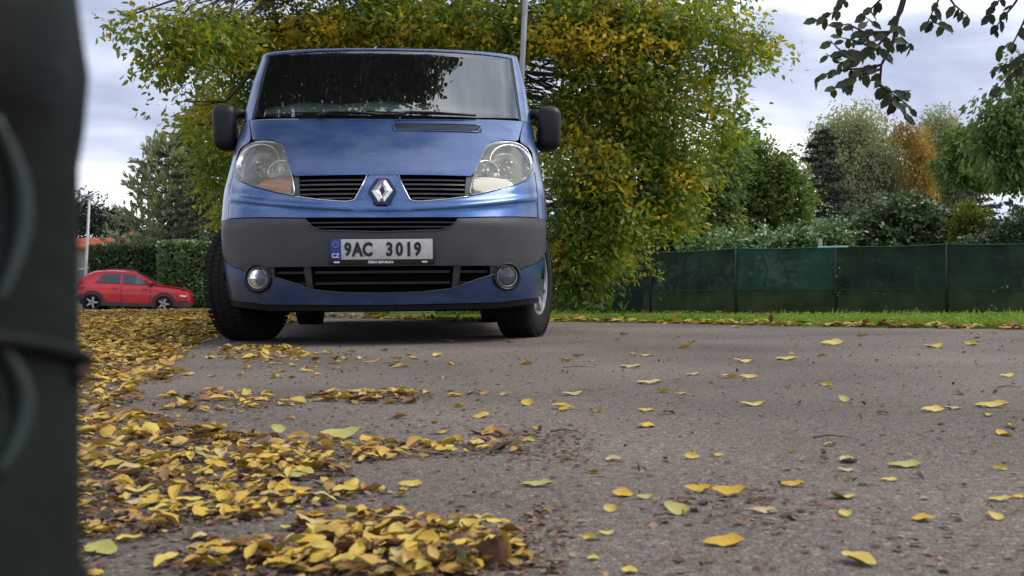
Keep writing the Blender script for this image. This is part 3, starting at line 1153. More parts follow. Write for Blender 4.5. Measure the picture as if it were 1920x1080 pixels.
# seven characters, each its own raised piece
chars = [('9', -.170), ('A', -.122), ('C', -.072), ('3', .038), ('0', .088), ('1', .136), ('9', .180)]
for ch, cx_ in chars:
    text('plate_character', ch, cx_ + .0, .4515, .073, py_ - .0048, M['ink'], PL, sx=.78 if ch != '1' else .85, bold=.045)
text('country_code', 'CZ', -.231, .446, .022, py_ - .0055, M['white_print'], PL, sx=.95, bold=.02)
text('frame_lettering', 'ČESKÁ REPUBLIKA', -.005, .4170, .0165, py_ - .0012, M['white_print'], PL, sx=.98, bold=.045)
for xx in (-.226, .215):
    box('frame_mark', xx - .014, xx + .014, py_ - .0015, py_ + .001, .4195, .4275, M['white_print'], PL)
parts = []
for k in range(12):
    a = 2 * math.pi * k / 12
    parts.append(box_vf(-.231 + .014 * math.cos(a) - .0016, -.231 + .014 * math.cos(a) + .0016, py_ - .0056, py_ - .0046, .512 + .014 * math.sin(a) - .0016, .512 + .014 * math.sin(a) + .0016))
vs, fs = merge(parts)
so = obj('star_ring', vs, fs, M['star_yellow'], PL, smooth=False)

# fog lamps -------------------------------------------------------
for mir in (False, True):
    sx = -1 if mir else 1
    cx, cz = .648, .349
    y0 = surf(cx, cz)
    sl = .55                                   # the bumper turns away here
    def place(vs):
        return [(sx * (cx + a), y0 + b + a * sl, cz + c) for (a, b, c) in vs]
    vs, fs = lathe_vf([(.079, .02), (.077, -.010), (.068, -.018), (.060, -.012), (.056, .0), (.055, .05), (.0, .055)], 36, 'y')
    FL = auto(obj('fog_lamp', place(vs), fs, M['black_plastic'], VAN), 50)
    vs, fs = lathe_vf([(.0, .045), (.02, .043), (.035, .032), (.046, .015), (.049, 0)], 28, 'y')
    obj('reflector', place(vs), fs, M['satin'], FL)
    vs, fs = lathe_vf([(.0, .0), (.008, .001), (.011, .012), (.011, .045)], 14, 'y')
    obj('bulb_cap', place(vs), fs, M['chrome'], FL)
    vs, fs = lathe_vf([(.052, 0), (.05, -.006), (.04, -.012), (.02, -.016), (0, -.017)], 28, 'y')
    obj('fog_glass', place(vs), fs, M['fog_glass'], FL)
    vs, fs = lathe_vf([(.050, -.004), (.053, -.009), (.056, -.004)], 32, 'y')
    obj('fog_ring', place(vs), fs, M['alloy'], FL)

# bonnet air vent -------------------------------------------------
VT = patch('air_vent', colp(.038, .545, lambda x: 1.186, lambda x: 1.232), 24, 3, M['black_plastic'], off=-.004, skirt=.01)


def ventrow(z):
    return colp(.052 + (1.215 - z) * .3, .525 - (1.215 - z) * .6, lambda x: z - .003, lambda x: z + .003)


for z_ in (1.196, 1.205, 1.214, 1.223):
    patch('vent_slat', ventrow(z_), 20, 1, M['slat_plastic'], parent=VT, off=-.010, skirt=.008)
fr_ = [(.036, 1.236), (.552, 1.236), (.522, 1.183), (.052, 1.183), (.036, 1.236)]
dense = []
for (a, b) in zip(fr_[:-1], fr_[1:]):
    for k in range(12):
        dense.append((a[0] + (b[0] - a[0]) * k / 12, a[1] + (b[1] - a[1]) * k / 12))
dense.append(fr_[-1])
tube_on('vent_frame', dense, .005, M['paint'], parent=VT, off=-.004)

# wipers ------------------------------------------------------------
for (bx, bz, tx, tz) in ((-.36, 1.300, .03, 1.292), (.085, 1.298, .50, 1.300)):
    WP = tube_on('wiper', [(bx - .03, bz - .012), (bx, bz + .004), (bx + .05, bz + .016), ((bx + tx) / 2, (bz + tz) / 2 + .014), (tx - .05, tz + .004)], [.016, .014, .009, .007, .006], M['black_plastic'], off=-.030)
    tube_on('wiper_blade', [(bx - .16 + (tx - bx + .18) * k / 10, 1.300 + .016 - .0016 * k + .010 * ((bx - .16 + (tx - bx + .18) * k / 10) / .78) ** 2) for k in range(11)], .007, M['black_plastic'], parent=WP, off=-.012)

# cab interior -------------------------------------------------------
V, Fc = [], []
for i in range(41):
    x = -.76 + 1.52 * i / 40
    yb = surf(x, ws_lo(abs(x)))
    V += [(x, yb + .06, 1.235), (x, yb + .10, 1.315), (x, yb + .32, 1.325), (x, yb + .75, 1.18)]
for i in range(40):
    for k in range(3):
        a = i * 4 + k
        Fc.append((a, a + 4, a + 5, a + 1))
DB = auto(obj('dashboard', V, Fc, M['dash'], VAN), 30)
V, Fc = [], []
for i in range(41):
    x = -.74 + 1.48 * i / 40
    yb = surf(x, ws_lo(abs(x)))
    w0 = .012 + .014 * math.sin(i * .25) ** 2
    V += [(x, yb + .09, 1.334), (x, yb + .18, 1.378 + w0), (x, yb + .175, 1.32)]
for i in range(40):
    for k in range(2):
        a = i * 3 + k
        Fc.append((a, a + 3, a + 4, a + 1))
obj('dashboard_strip', V, Fc, M['pale_dash'], DB)  # pale strip along the base of the windscreen
box('bulkhead', -.80, .80, 2.30, 2.34, .4, 1.86, M['interior'], VAN)
vs, fs = box_vf(-.80, .80, 1.2, 2.3, .5, .54)
obj('cab_floor', vs, fs, M['interior'], VAN, smooth=False)
for sx in (-1, 1):
    zl_ = [.5, 1.25, 1.35, 1.5, 1.65, 1.80]
    V = []
    for z in zl_:
        V += [(sx * .765, surf(.765, max(z, 1.3)) + .05, z), (sx * .765, 2.3, z)]
    obj('cab_lining', V, [(2 * k, 2 * k + 1, 2 * k + 3, 2 * k + 2) for k in range(len(zl_) - 1)], M['interior'], VAN, smooth=False)
    seat = box('seat_back', sx * .40 - .23, sx * .40 + .23, 2.02, 2.14, .85, 1.42, M['interior'], VAN, bev=.05)
    box('headrest', sx * .40 - .12, sx * .40 + .12, 2.04, 2.12, 1.46, 1.64, M['interior'], seat, bev=.035)
vs, fs = [], []
pts = [Vector((.40 + .19 * math.cos(a), 1.56 + .06 * math.sin(a), 1.22 + .17 * math.sin(a))) for a in np.linspace(0, 2 * math.pi, 29)]
tube('steering_wheel', pts, .014, M['interior'], VAN)
tube('mirror_stalk', [(-.03, 1.50, 1.80), (-.03, 1.52, 1.74)], .008, M['interior'], VAN)
box('inner_mirror', -.14, .08, 1.51, 1.54, 1.69, 1.75, M['interior'], VAN, bev=.01)

# roof, sides, rear -------------------------------------------------
V, Fc = [], []
NU, NV = 24, 30
for j in range(NV + 1):
    for i in range(NU + 1):
        t = math.sin((i / NU * 2 - 1) * math.pi / 2)
        x = t * Wv(1.845)
        yf = surf(x, 1.85)
        q = (j / NV) ** 2
        y = yf + (4.70 - yf) * q
        z = 1.848 + .10 * (1 - math.exp(-(y - yf) / .45)) * (1 - abs(t) ** 5) - (.03 * abs(t) ** 6)
        V.append((x, y, z))
for j in range(NV):
    for i in range(NU):
        a = j * (NU + 1) + i
        Fc.append((a, a + 1, a + NU + 2, a + NU + 1))
obj('roof', V, Fc, M['paint'], VAN)
zs_up = list(np.linspace(.732, 1.83, 24))
for sx in (-1, 1):
    V, Fc = [], []
    rows = []
    for z in zs_up:
        y0 = Prof(min(z, 1.86)) + Cv(z)
        row = [(sx * (Wv(z) + .0), y0 + (4.66 - y0) * k / 40, z) for k in range(41)]
        rows.append(row)
    for r_ in rows:
        V += r_
    for j in range(len(rows) - 1):
        for i in range(40):
            a = j * 41 + i
            q = (a, a + 1, a + 42, a + 41)
            Fc.append(q if sx > 0 else q[::-1])
    SP = obj('side_panel', V, Fc, M['paint'], VAN)
    # lower side between and behind the arches
    def arch(yc, z, rr=.385, zc=.336):
        return math.sqrt(max(0, rr * rr - (z - zc) ** 2)) if abs(z - zc) < rr else 0
    for (a0, a1) in ((1, 2), (2, 3)):
        V, Fc = [], []
        zz = list(np.linspace(.20, .7315, 16))
        for z in zz:
            yA = .833 + arch(.833, z)
            yB = 3.931 - arch(3.931, z)
            yC = 3.931 + arch(3.931, z)
            s_, e_ = (yA, yB) if a0 == 1 else (yC, 4.66)
            for k in range(21):
                V.append((sx * Wv(z), s_ + (e_ - s_) * k / 20, z))
        for j in range(15):
            for i in range(20):
                a = j * 21 + i
                q = (a, a + 1, a + 22, a + 21)
                Fc.append(q if sx > 0 else q[::-1])
        obj('lower_side_panel', V, Fc, M['paint'], VAN)
    box('rubbing_strip', min(sx * .918, sx * .945), max(sx * .918, sx * .945), 1.30, 3.50, .60, .72, M['grey_plastic'], SP, bev=.008)
    # cab door window, door seam and handle
    V = [(sx * (Wv(z) + .004), y, z) for (y, z) in ((1.42, 1.22), (2.30, 1.20), (2.30, 1.72), (1.85, 1.73), (1.56, 1.42))]
    f = (0, 1, 2, 3, 4)
    obj('side_window', V, [f if sx > 0 else f[::-1]], M['side_glass'], SP, smooth=False)
    V = [(sx * (Wv(z) + .004), y, z) for (y, z) in ((2.45, 1.20), (3.45, 1.20), (3.45, 1.72), (2.45, 1.72))]
    f = (0, 1, 2, 3)
    obj('side_window', V, [f if sx > 0 else f[::-1]], M['side_glass'], SP, smooth=False)
    for yy in (1.27, 2.38, 3.5):
        tube('door_seam', [(sx * (Wv(z) + .0005), yy, z) for z in np.linspace(.74 if yy < 2 else .30, 1.8 if yy > 1.3 else 1.2, 12)], .003, M['seam'], SP, n=4)
    box('door_handle', min(sx * .885, sx * .93), max(sx * .885, sx * .93), 2.12, 2.28, 1.00, 1.04, M['black_plastic'], SP, bev=.012)
    # wheel housing
    for yc in (.833, 3.931):
        vs, fs = [], []
        for k in range(17):
            a = math.pi * (k / 16)
            for xx in (.55, .905 if yc > 2 else .87):
                vs.append((sx * xx, yc + .40 * math.cos(a), .336 + .40 * math.sin(a)))
        for k in range(16):
            a = k * 2
            fs.append((a, a + 1, a + 3, a + 2))
        n0 = len(vs)
        vs += [(sx * .55, yc + .40 * math.cos(math.pi * k / 16), .336 + .40 * math.sin(math.pi * k / 16)) for k in range(17)]
        fs.append(tuple(n0 + k for k in range(17)))
        obj('wheel_housing', vs, fs, M['deep_black'], VAN, smooth=False)
V, Fc = [], []
for j, z in enumerate(np.linspace(.28, 1.83, 20)):
    for i in range(17):
        t = math.sin((i / 16 * 2 - 1) * math.pi / 2)
        V.append((t * Wv(z), 4.66 + .09 * (1 - abs(t) ** 6), z))
for j in range(19):
    for i in range(16):
        a = j * 17 + i
        Fc.append((a + 17, a + 18, a + 1, a))
RP = obj('rear_door_panel', V, Fc, M['paint'], VAN)
box('rear_window', -.65, .65, 4.755, 4.762, 1.15, 1.65, M['side_glass'], RP)
box('rear_bumper', -.88, .88, 4.62, 4.80, .30, .52, M['grey_plastic'], VAN, bev=.03)
for sx in (-1, 1):
    box('tail_light', sx * .86 - .04, sx * .86 + .04, 4.66, 4.745, .9, 1.3, mat('tail_red', (.35, .01, .01), .2), VAN, bev=.01)
UB = box('underbody', -.61, .61, .20, 4.60, .168, .42, M['deep_black'], VAN, bev=.02)
tube('exhaust', [(-.25, 1.4, .22), (-.25, 3.0, .215), (-.35, 4.55, .235)], .03, M['black_plastic'], UB)
box('front_axle', -.60, .60, .80, .88, .26, .32, M['deep_black'], UB)
box('rear_axle', -.66, .66, 3.88, 3.98, .28, .36, M['deep_black'], UB)

# door mirrors -------------------------------------------------------
for sx in (-1, 1):
    def rounded(x0, x1, y0, y1, z0, z1, bev):
        vs, fs = box_vf(x0, x1, y0, y1, z0, z1)
        me = mesh('m', vs, fs)
        bm = bmesh.new()
        bm.from_mesh(me)
        bmesh.ops.bevel(bm, geom=bm.edges[:], offset=bev, segments=5, profile=.55, affect='EDGES')
        for v in bm.verts:   # the shell narrows towards its top and bulges forward
            k = (v.co.z - z0) / (z1 - z0)
            v.co.x -= sx * .028 * max(0, .35 - k) * 1.2
            v.co.y += -.015 * math.sin(math.pi * k)
        bm.to_mesh(me)
        bm.free()
        return me
    xa, xb = (.918, 1.060)
    xo = (xa, xb) if sx > 0 else (-xb, -xa)
    MR = link('door_mirror', rounded(xo[0], xo[1], 1.05, 1.20, 1.135, 1.415, .058), M['black_plastic'], VAN)
    tube('mirror_arm', [(sx * .865, 1.16, 1.36), (sx * .91, 1.14, 1.375), (sx * .96, 1.12, 1.33), (sx * .98, 1.12, 1.28)], [.028, .03, .032, .03], M['black_plastic'], MR, n=10)
    tube('mirror_arm', [(sx * .86, 1.17, 1.20), (sx * .91, 1.15, 1.185), (sx * .96, 1.12, 1.20)], [.022, .022, .024], M['black_plastic'], MR, n=8)
    box('mirror_indicator', min(sx * .890, sx * .902), max(sx * .890, sx * .902), 1.085, 1.11, 1.205, 1.265, M['amber'], MR, bev=.004)
    rim = [(sx * (1.079 - .02 * (0 if k > 3 else 1) * 0 - .022 * abs(k / 10 - .5) ** 2 * 4 * .6), 1.13, 1.17 + .21 * k / 10) for k in range(11)]

# wheels -------------------------------------------------------


def make_wheel(parent):
    WH = bpy.data.objects.new('wheel', None)
    COL.objects.link(WH)
    WH.parent = parent
    Rr, wd = .336, .215
    h = wd / 2
    prof = [(.205, -h + .02), (.215, -h + .006), (.25, -h), (.295, -h + .004), (.318, -h + .016), (.330, -h + .032), (.336, -h + .06), (.336, h - .06), (.330, h - .032), (.318, h - .016), (.295, h - .004), (.25, h), (.215, h - .006), (.205, h - .02)]
    lathe('tyre', prof, M['rubber'], WH, 56, 'x')
    # tread blocks
    parts = []
    for k in range(64):
        a = 2 * math.pi * k / 64
        for (x0, x1, da) in ((-.098, -.055, 0), (-.045, -.008, .03), (.008, .045, 0), (.055, .098, .03)):
            vs, fs = box_vf(x0, x1, -.0115, .0115, .332, .3405)
            c, s_ = math.cos(a + da), math.sin(a + da)
            parts.append(([(x, y * c + z * s_, -y * s_ + z * c) for x, y, z in vs], fs))
    vs, fs = merge(parts)
    tr_ = obj('tread', vs, fs, M['rubber'], WH, smooth=False)
    lathe('rim', [(.210, .088), (.205, .096), (.196, .094), (.190, .075), (.186, .02), (.05, .015), (0, .015)], M['alloy'], WH, 44, 'x')
    lathe('inner_rim', [(.208, -.088), (.20, -.092), (.19, -.08), (.186, .0), (.0, .01)], M['deep_black'], WH, 44, 'x')
    # wheel trim: seven spokes and a cap
    for k in range(7):
        a = 2 * math.pi * k / 7
        vs = []
        for (rr, w_, x0) in ((.045, .022, .058), (.11, .019, .080), (.175, .022, .090), (.195, .030, .092)):
            for sgn in (-1, 1):
                for xx in (x0, x0 - .02):
                    y, z = sgn * w_, rr
                    vs.append((xx, y * math.cos(a) + z * math.sin(a), -y * math.sin(a) + z * math.cos(a)))
        fs = []
        for q in range(3):
            b = q * 4
            fs += [(b, b + 2, b + 6, b + 4), (b + 1, b + 5, b + 7, b + 3), (b, b + 4, b + 5, b + 1), (b + 2, b + 3, b + 7, b + 6)]
        auto(obj('spoke', vs, fs, M['alloy'], WH), 40)
    lathe('hub_cap', [(0, .080), (.03, .080), (.045, .074), (.055, .055), (.055, .02)], M['alloy'], WH, 24, 'x')
    return WH


def copy_part(o, parent):
    c = o.copy()
    COL.objects.link(c)
    c.parent = parent
    for ch in list(o.children):
        copy_part(ch, c)
    return c


w0 = make_wheel(VAN)
for i, (x, y, sx, st) in enumerate(((.795, .833, 1, 20), (-.795, .833, -1, 20), (.80, 3.931, 1, 0), (-.80, 3.931, -1, 0))):
    w = w0 if i == 0 else copy_part(w0, VAN)
    w.location = (x, y, .336)
    w.rotation_euler = (random.uniform(0, 1), 0, R(-st) + (math.pi if sx < 0 else 0))
    w.rotation_euler = Euler((0, 0, 0))
    w.rotation_euler = (0.3 * i, 0, -R(st) * -1 * -1 + (math.pi if sx < 0 else 0))

# ================================================================== GREEN PLASTIC POST (very close, out of focus)
M['green_plastic'] = noisy(mat('dark_green_plastic', (0.0022, 0.0048, 0.0036), 0.5, spec=0.16), 24, 0.4, 2.2, 0.15, 0.3)
POST = thing('plastic_post', 'dark green ribbed plastic post standing at the left edge right before the camera, blurred', 'post', (-0.1278, 0.215, 0))
prof = [(.036, 0), (.036, .20), (.0375, .2035), (.0375, .2085), (.0355, .212), (.0355, .298), (.0368, .306), (.0378, .318), (.0362, .330), (.0345, .345), (.0345, .60), (.030, .61), (0, .61)]
vs, fs = lathe_vf(prof, 64, 'z')
auto(obj('post_shaft', vs, fs, M['green_plastic'], POST), 60)
# ribs over its face, paler green standing in for curved highlights; and a strap
for (ph, z0, z1) in ((-.56, .268, .304), (-.56, .236, .262)):
    pts = []
    for k in range(15):
        t = k / 14
        a = ph + .17 * math.sin(math.pi * t) + .0
        pts.append((.0362 * math.cos(a), .0362 * math.sin(a), z0 + (z1 - z0) * t))
    tube('highlight_rib', pts, [.0008 + .0010 * math.sin(math.pi * k / 14) for k in range(15)], mat('rib_highlight', (0.014, 0.026, 0.022), .5), POST, n=8)
pts = []
for k in range(41):
    a = 2 * math.pi * k / 40
    pts.append((.0372 * math.cos(a), .0372 * math.sin(a), .258 - .0072 * math.sin(a)))
tube('strap', pts, .0016, M['green_plastic'], POST, n=8)
tube('clip', [(.0345, .006, .2555), (.0365, .006, .2515)], .0022, mat('clip_brown', (.03, .012, .010), .5), POST, n=8)

# ================================================================== RED CAR
RC = thing('parked_car', 'red compact crossover parked in front of the clipped hedge, seen from its side', 'car', (0, 0, 0), 0)
PPM = 50.3
rc_o = px(148, 588, 38.6)
RC.location = (rc_o.x, 38.6, ground_z(rc_o.x, 38.6) + .10)
RC.rotation_euler = (0, R(2.2), R(12))
RC.scale = (.96, .96, .98)
M['red'] = noisy(mat('red_paint', (0.50, 0.008, 0.016), 0.35, metal=.1, coat=.6), 3, .85, 1.1, .05)
M['clad'] = mat('car_cladding', (.03, .03, .032), .6)
M['car_glass'] = mat('car_glass', (.05, .06, .07), .05, spec=1.0)
# side profile, metres from the rear bumper
beltz = itp([(0, .66), (.06, .92), (.30, 1.03), (.9, 1.06), (2.7, 1.02), (2.95, 1.01), (3.6, .95), (3.95, .90), (4.10, .84), (4.15, .76), (4.17, .66)])
topz = itp([(0, .66), (.05, 1.0), (.14, 1.14), (.34, 1.36), (.62, 1.50), (1.0, 1.57), (1.7, 1.57), (2.1, 1.53), (2.5, 1.33), (2.95, 1.055), (3.3, 1.02), (3.6, .975), (3.95, .91), (4.10, .85), (4.15, .77), (4.17, .67)])
botz = itp([(0, .38), (.2, .28), (.6, .22), (3.6, .2), (4.0, .22), (4.17, .28)])
halfw = itp([(0, .72), (.12, .83), (.5, .89), (3.5, .89), (3.95, .84), (4.1, .74), (4.17, .62)])
V, Fc = [], []
st = [0, .04, .10, .2, .3, .42, .6, .75, .95, 1.2, 1.5, 1.8, 2.1, 2.35, 2.6, 2.85, 3.02, 3.2, 3.4, 3.6, 3.8, 3.95, 4.05, 4.10, 4.14, 4.17]
for x in st:
    hw, zb, ze, zt = halfw(x), botz(x), beltz(x), topz(x)
    g = max(0.0, zt - ze)
    rw = hw - .30 * g - (.03 if g < .1 else .0)
    ring = [(0, zb), (hw * .8, zb), (hw * .97, zb + .08), (hw, zb + (ze - zb) * .5), (hw * .985, ze - .06), (hw * .94, ze), (rw + .04, ze + g * .88), (rw * .8, ze + g * .985 + .005), (0, zt + .012)]
    ring = ring + [(-a, b) for a, b in ring[-2:0:-1]]
    for (y, z) in ring:
        V.append((x, y, z))
nr = 16
for i in range(len(st) - 1):
    for k in range(nr):
        a, b = i * nr + k, i * nr + (k + 1) % nr
        Fc.append((a, b, b + nr, a + nr))
Fc.append(tuple(range(nr)))
Fc.append(tuple((len(st) - 1) * nr + k for k in reversed(range(nr))))
auto(obj('body', V, Fc, M['red'], RC), 40)
for sy in (-1, 1):
    def yside(x, z, off=.006):
        ze, zt, hw = beltz(x), topz(x), halfw(x)
        g = max(.001, zt - ze)
        if z <= ze:
            return sy * (hw * (0.985 if z > ze - .1 else 1.0) + off)
        q = min(1, (z - ze) / (g * .88))
        return sy * (hw * .94 + (hw - .30 * g + .04 - hw * .94) * q + off + .008)
    def side_poly(name, pts, m, parent=RC, off=.006, n=10):
        # strip between lower and upper lines (lists of (x, z))
        lo, hi = pts
        V, Fc = [], []
        for k in range(n + 1):
            x0 = lo[0][0] + (lo[-1][0] - lo[0][0]) * k / n
            zl = itp(lo)(x0)
            x1 = hi[0][0] + (hi[-1][0] - hi[0][0]) * k / n
            zh = itp(hi)(x1)
            for q in range(4):
                x = x0 + (x1 - x0) * q / 3
                z = zl + (zh - zl) * q / 3
                V.append((x, yside(x, z, off), z))
        for k in range(n):
            for q in range(3):
                a = k * 4 + q
                f = (a, a + 4, a + 5, a + 1)
                Fc.append(f if sy < 0 else f[::-1])
        return obj(name, V, Fc, m, parent)
    side_poly('rear_side_window', ([(.70, 1.09), (1.60, 1.07)], [(.98, 1.38), (1.62, 1.44)]), M['car_glass'])
    side_poly('front_side_window', ([(1.70, 1.07), (2.78, 1.045)], [(1.70, 1.44), (2.22, 1.38)]), M['car_glass'])
    side_poly('window_trim', ([(.66, 1.065), (2.85, 1.03)], [(.68, 1.082), (2.83, 1.046)]), M['clad'], off=.008)
    side_poly('sill_cladding', ([(.95, .22), (3.0, .22)], [(.95, .36), (3.0, .34)]), M['clad'], off=.01)
    for wx in (.62, 3.22):
        # arch cladding, dark well and wheel
        V, Fc = [], []
        for k in range(17):
            a = math.pi * k / 16 * 1.12 - .06 * math.pi
            for rr in (.355, .45):
                x, z = wx + rr * math.cos(a), .33 + rr * math.sin(a)
                V.append((x, sy * (halfw(x) + .012), z))
        for k in range(16):
            a = 2 * k
            f = (a, a + 1, a + 3, a + 2)
            Fc.append(f if sy > 0 else f[::-1])
        obj('arch_cladding', V, Fc, M['clad'], RC)
        vs, fs = lathe_vf([(.365, .0), (.365, .10), (0, .10)], 28, 'y')
        obj('wheel_well', [(wx + x, sy * (halfw(wx) + .010 - y), .34 + z) for x, y, z in vs], fs, M['deep_black'], RC)
        WH = bpy.data.objects.new('wheel', None)
        COL.objects.link(WH)
        WH.parent = RC
        WH.location = (wx, sy * (halfw(wx) - .03), .335)
        lathe('tyre', [(.22, .05 * sy), (.25, .055 * sy), (.31, .05 * sy), (.335, .02 * sy), (.335, -.15 * sy)], M['rubber'], WH, 28, 'y')
        lathe('rim', [(.225, .05 * sy), (.215, .052 * sy), (.205, .02 * sy), (0, .01 * sy)], M['deep_black'], WH, 28, 'y')
        for k in range(5):
            a = 2 * math.pi * k / 5 + .3
            vs = []
            for rr, w_ in ((.03, .045), (.21, .028)):
                for sgn in (-1, 1):
                    x, z = sgn * w_, rr
                    vs.append((x * math.cos(a) + z * math.sin(a), .052 * sy, -x * math.sin(a) + z * math.cos(a)))
            obj('spoke', vs, [(0, 1, 3, 2)], M['alloy'], WH, smooth=False)
    side_poly('headlight', ([(3.80, .64), (4.02, .62)], [(3.80, .70), (4.05, .68)]), M['white_print'], off=.014, n=3)
    side_poly('front_cladding', ([(3.68, .24), (4.16, .28)], [(3.70, .46), (4.15, .50)]), M['clad'], off=.016, n=4)
    side_poly('rear_cladding', ([(.02, .38), (.28, .30)], [(.04, .56), (.20, .62)]), M['clad'], off=.012, n=3)
    side_poly('tail_light', ([(.06, .80), (.35, .86)], [(.08, .88), (.30, .92)]), mat('tail_lamp', (.25, .0, .01), .2), off=.012, n=3)
    for xx in (1.66, 2.72):
        tube('door_seam', [(xx, yside(xx, z, .002), z) for z in np.linspace(.36, 1.0, 6)], .006, M['seam'], RC, n=4)
    for xx in (1.42, 2.50):
        box('door_handle', xx - .09, xx + .09, min(yside(xx, .88), yside(xx, .88, .03)), max(yside(xx, .88), yside(xx, .88, .03)), .87, .90, M['red'], RC, bev=.008)
    box('door_mirror', 2.62, 2.80, min(sy * .88, sy * 1.04), max(sy * .88, sy * 1.04), 1.06, 1.19, M['red'], RC, bev=.03)
    tube('roof_rail', [(.85, sy * .60, 1.53), (1.2, sy * .60, 1.61), (1.8, sy * .60, 1.61), (2.1, sy * .60, 1.55)], .014, M['clad'], RC, n=6)
V = [(2.14, -.50, 1.525), (2.14, .50, 1.525), (2.93, .68, 1.075), (2.93, -.68, 1.075)]
obj('windscreen', [(x, y, z + .018) for x, y, z in V], [(0, 3, 2, 1)], M['car_glass'], RC, smooth=False)

# ================================================================== LEFT BACKGROUND
# lamp post
lp_ = px(157, 560, 41)
LPz = ground_z(lp_.x, 41)
M['galv'] = noisy(mat('galvanised_pole', (.42, .42, .44), .5, metal=.3), 4, .8, 1.1, .1)
LP = thing('street_lamp', 'slender grey street lamp at the left behind the red car', 'street lamp', (lp_.x, 41, LPz))
top = px(168, 368, 41)
hz = top.z - LPz
dx = top.x - lp_.x
tube('pole', [(0, 0, 0), (dx * .3, 0, hz * .3), (dx, 0, hz)], [.068, .060, .047], M['galv'], LP, n=12)
box('lamp_head', dx - .30, dx + .12, -.08, .08, hz - .02, hz + .06, M['galv'], LP, bev=.02)
box('lamp_glass', dx - .27, dx - .05, -.06, .06, hz - .035, hz - .018, M['clad'], LP)

# house with orange tiled roof
M['tiles'] = noisy(mat('orange_roof_tiles', (.46, .115, .05), .7), 2.5, .75, 1.2, .05)
M['render_wall'] = noisy(mat('rendered_wall', (.36, .31, .27), .9), 2, .85, 1.1, .05)
HB = px(205, 470, 62)
HZ0 = -.5
HS = thing('house', 'house with orange tiled roof partly hidden behind hedge and pine', 'house', (HB.x, 62, HZ0))


def gable(parent, x0, x1, y0, y1, ze, zr, ridge='x', nm='roof'):
    if ridge == 'x':
        ym = (y0 + y1) / 2
        vs = [(x0, y0, ze), (x1, y0, ze), (x1, ym, zr), (x0, ym, zr), (x0, y1, ze), (x1, y1, ze)]
        vs += [(a, b, c - .18) for a, b, c in vs]
        fs = [(0, 1, 2, 3), (3, 2, 5, 4), (6, 9, 8, 7), (9, 10, 11, 8), (0, 6, 7, 1), (4, 5, 11, 10), (0, 3, 9, 6), (3, 4, 10, 9), (1, 7, 8, 2), (2, 8, 11, 5)]
    rf = obj(nm, vs, fs, M['tiles'], parent, smooth=False)
    # courses of tiles as ribs
    parts = []
    n = 9
    for k in range(1, n):
        q = k / n
        parts.append(tube_vf([(x0, y0 + (ym - y0) * q, ze + (zr - ze) * q + .03), (x1, y0 + (ym - y0) * q, ze + (zr - ze) * q + .03)], .04, 4))
    a, b = merge(parts)
    tc_ = obj('tile_course', a, b, M['tiles'], rf, smooth=False)
    tc_['kind'] = 'stuff'
    return rf


def zpx(v, Y):
    return px(205, v, Y).z - HZ0


k62 = 62 / F_PX
xa = (150 - 205) * k62 - 2
box('wall', xa + .3, (262 - 205) * k62, .3, 8, 0, zpx(458, 62), M['render_wall'], HS)
gable(HS, xa, (270 - 205) * k62, 0, 8.3, zpx(461, 62), zpx(446, 66))
box('upper_wall', (192 - 205) * k62, (270 - 205) * k62, 3.2, 6, zpx(452, 62), zpx(440, 62), mat('pale_gable', (.5, .52, .5), .8), HS)
gable(HS, (190 - 205) * k62, (300 - 205) * k62, 2.8, 8, zpx(450, 65), zpx(430, 66), nm='upper_roof')
for i, xx in enumerate((-1.6, -.4)):
    wdo = box('window', xx - .4, xx + .4, .24, .32, 1.2, 2.3, M['car_glass'], HS)
    box('frame', xx - .45, xx + .45, .22, .235, 2.3, 2.38, M['white_print'], wdo)

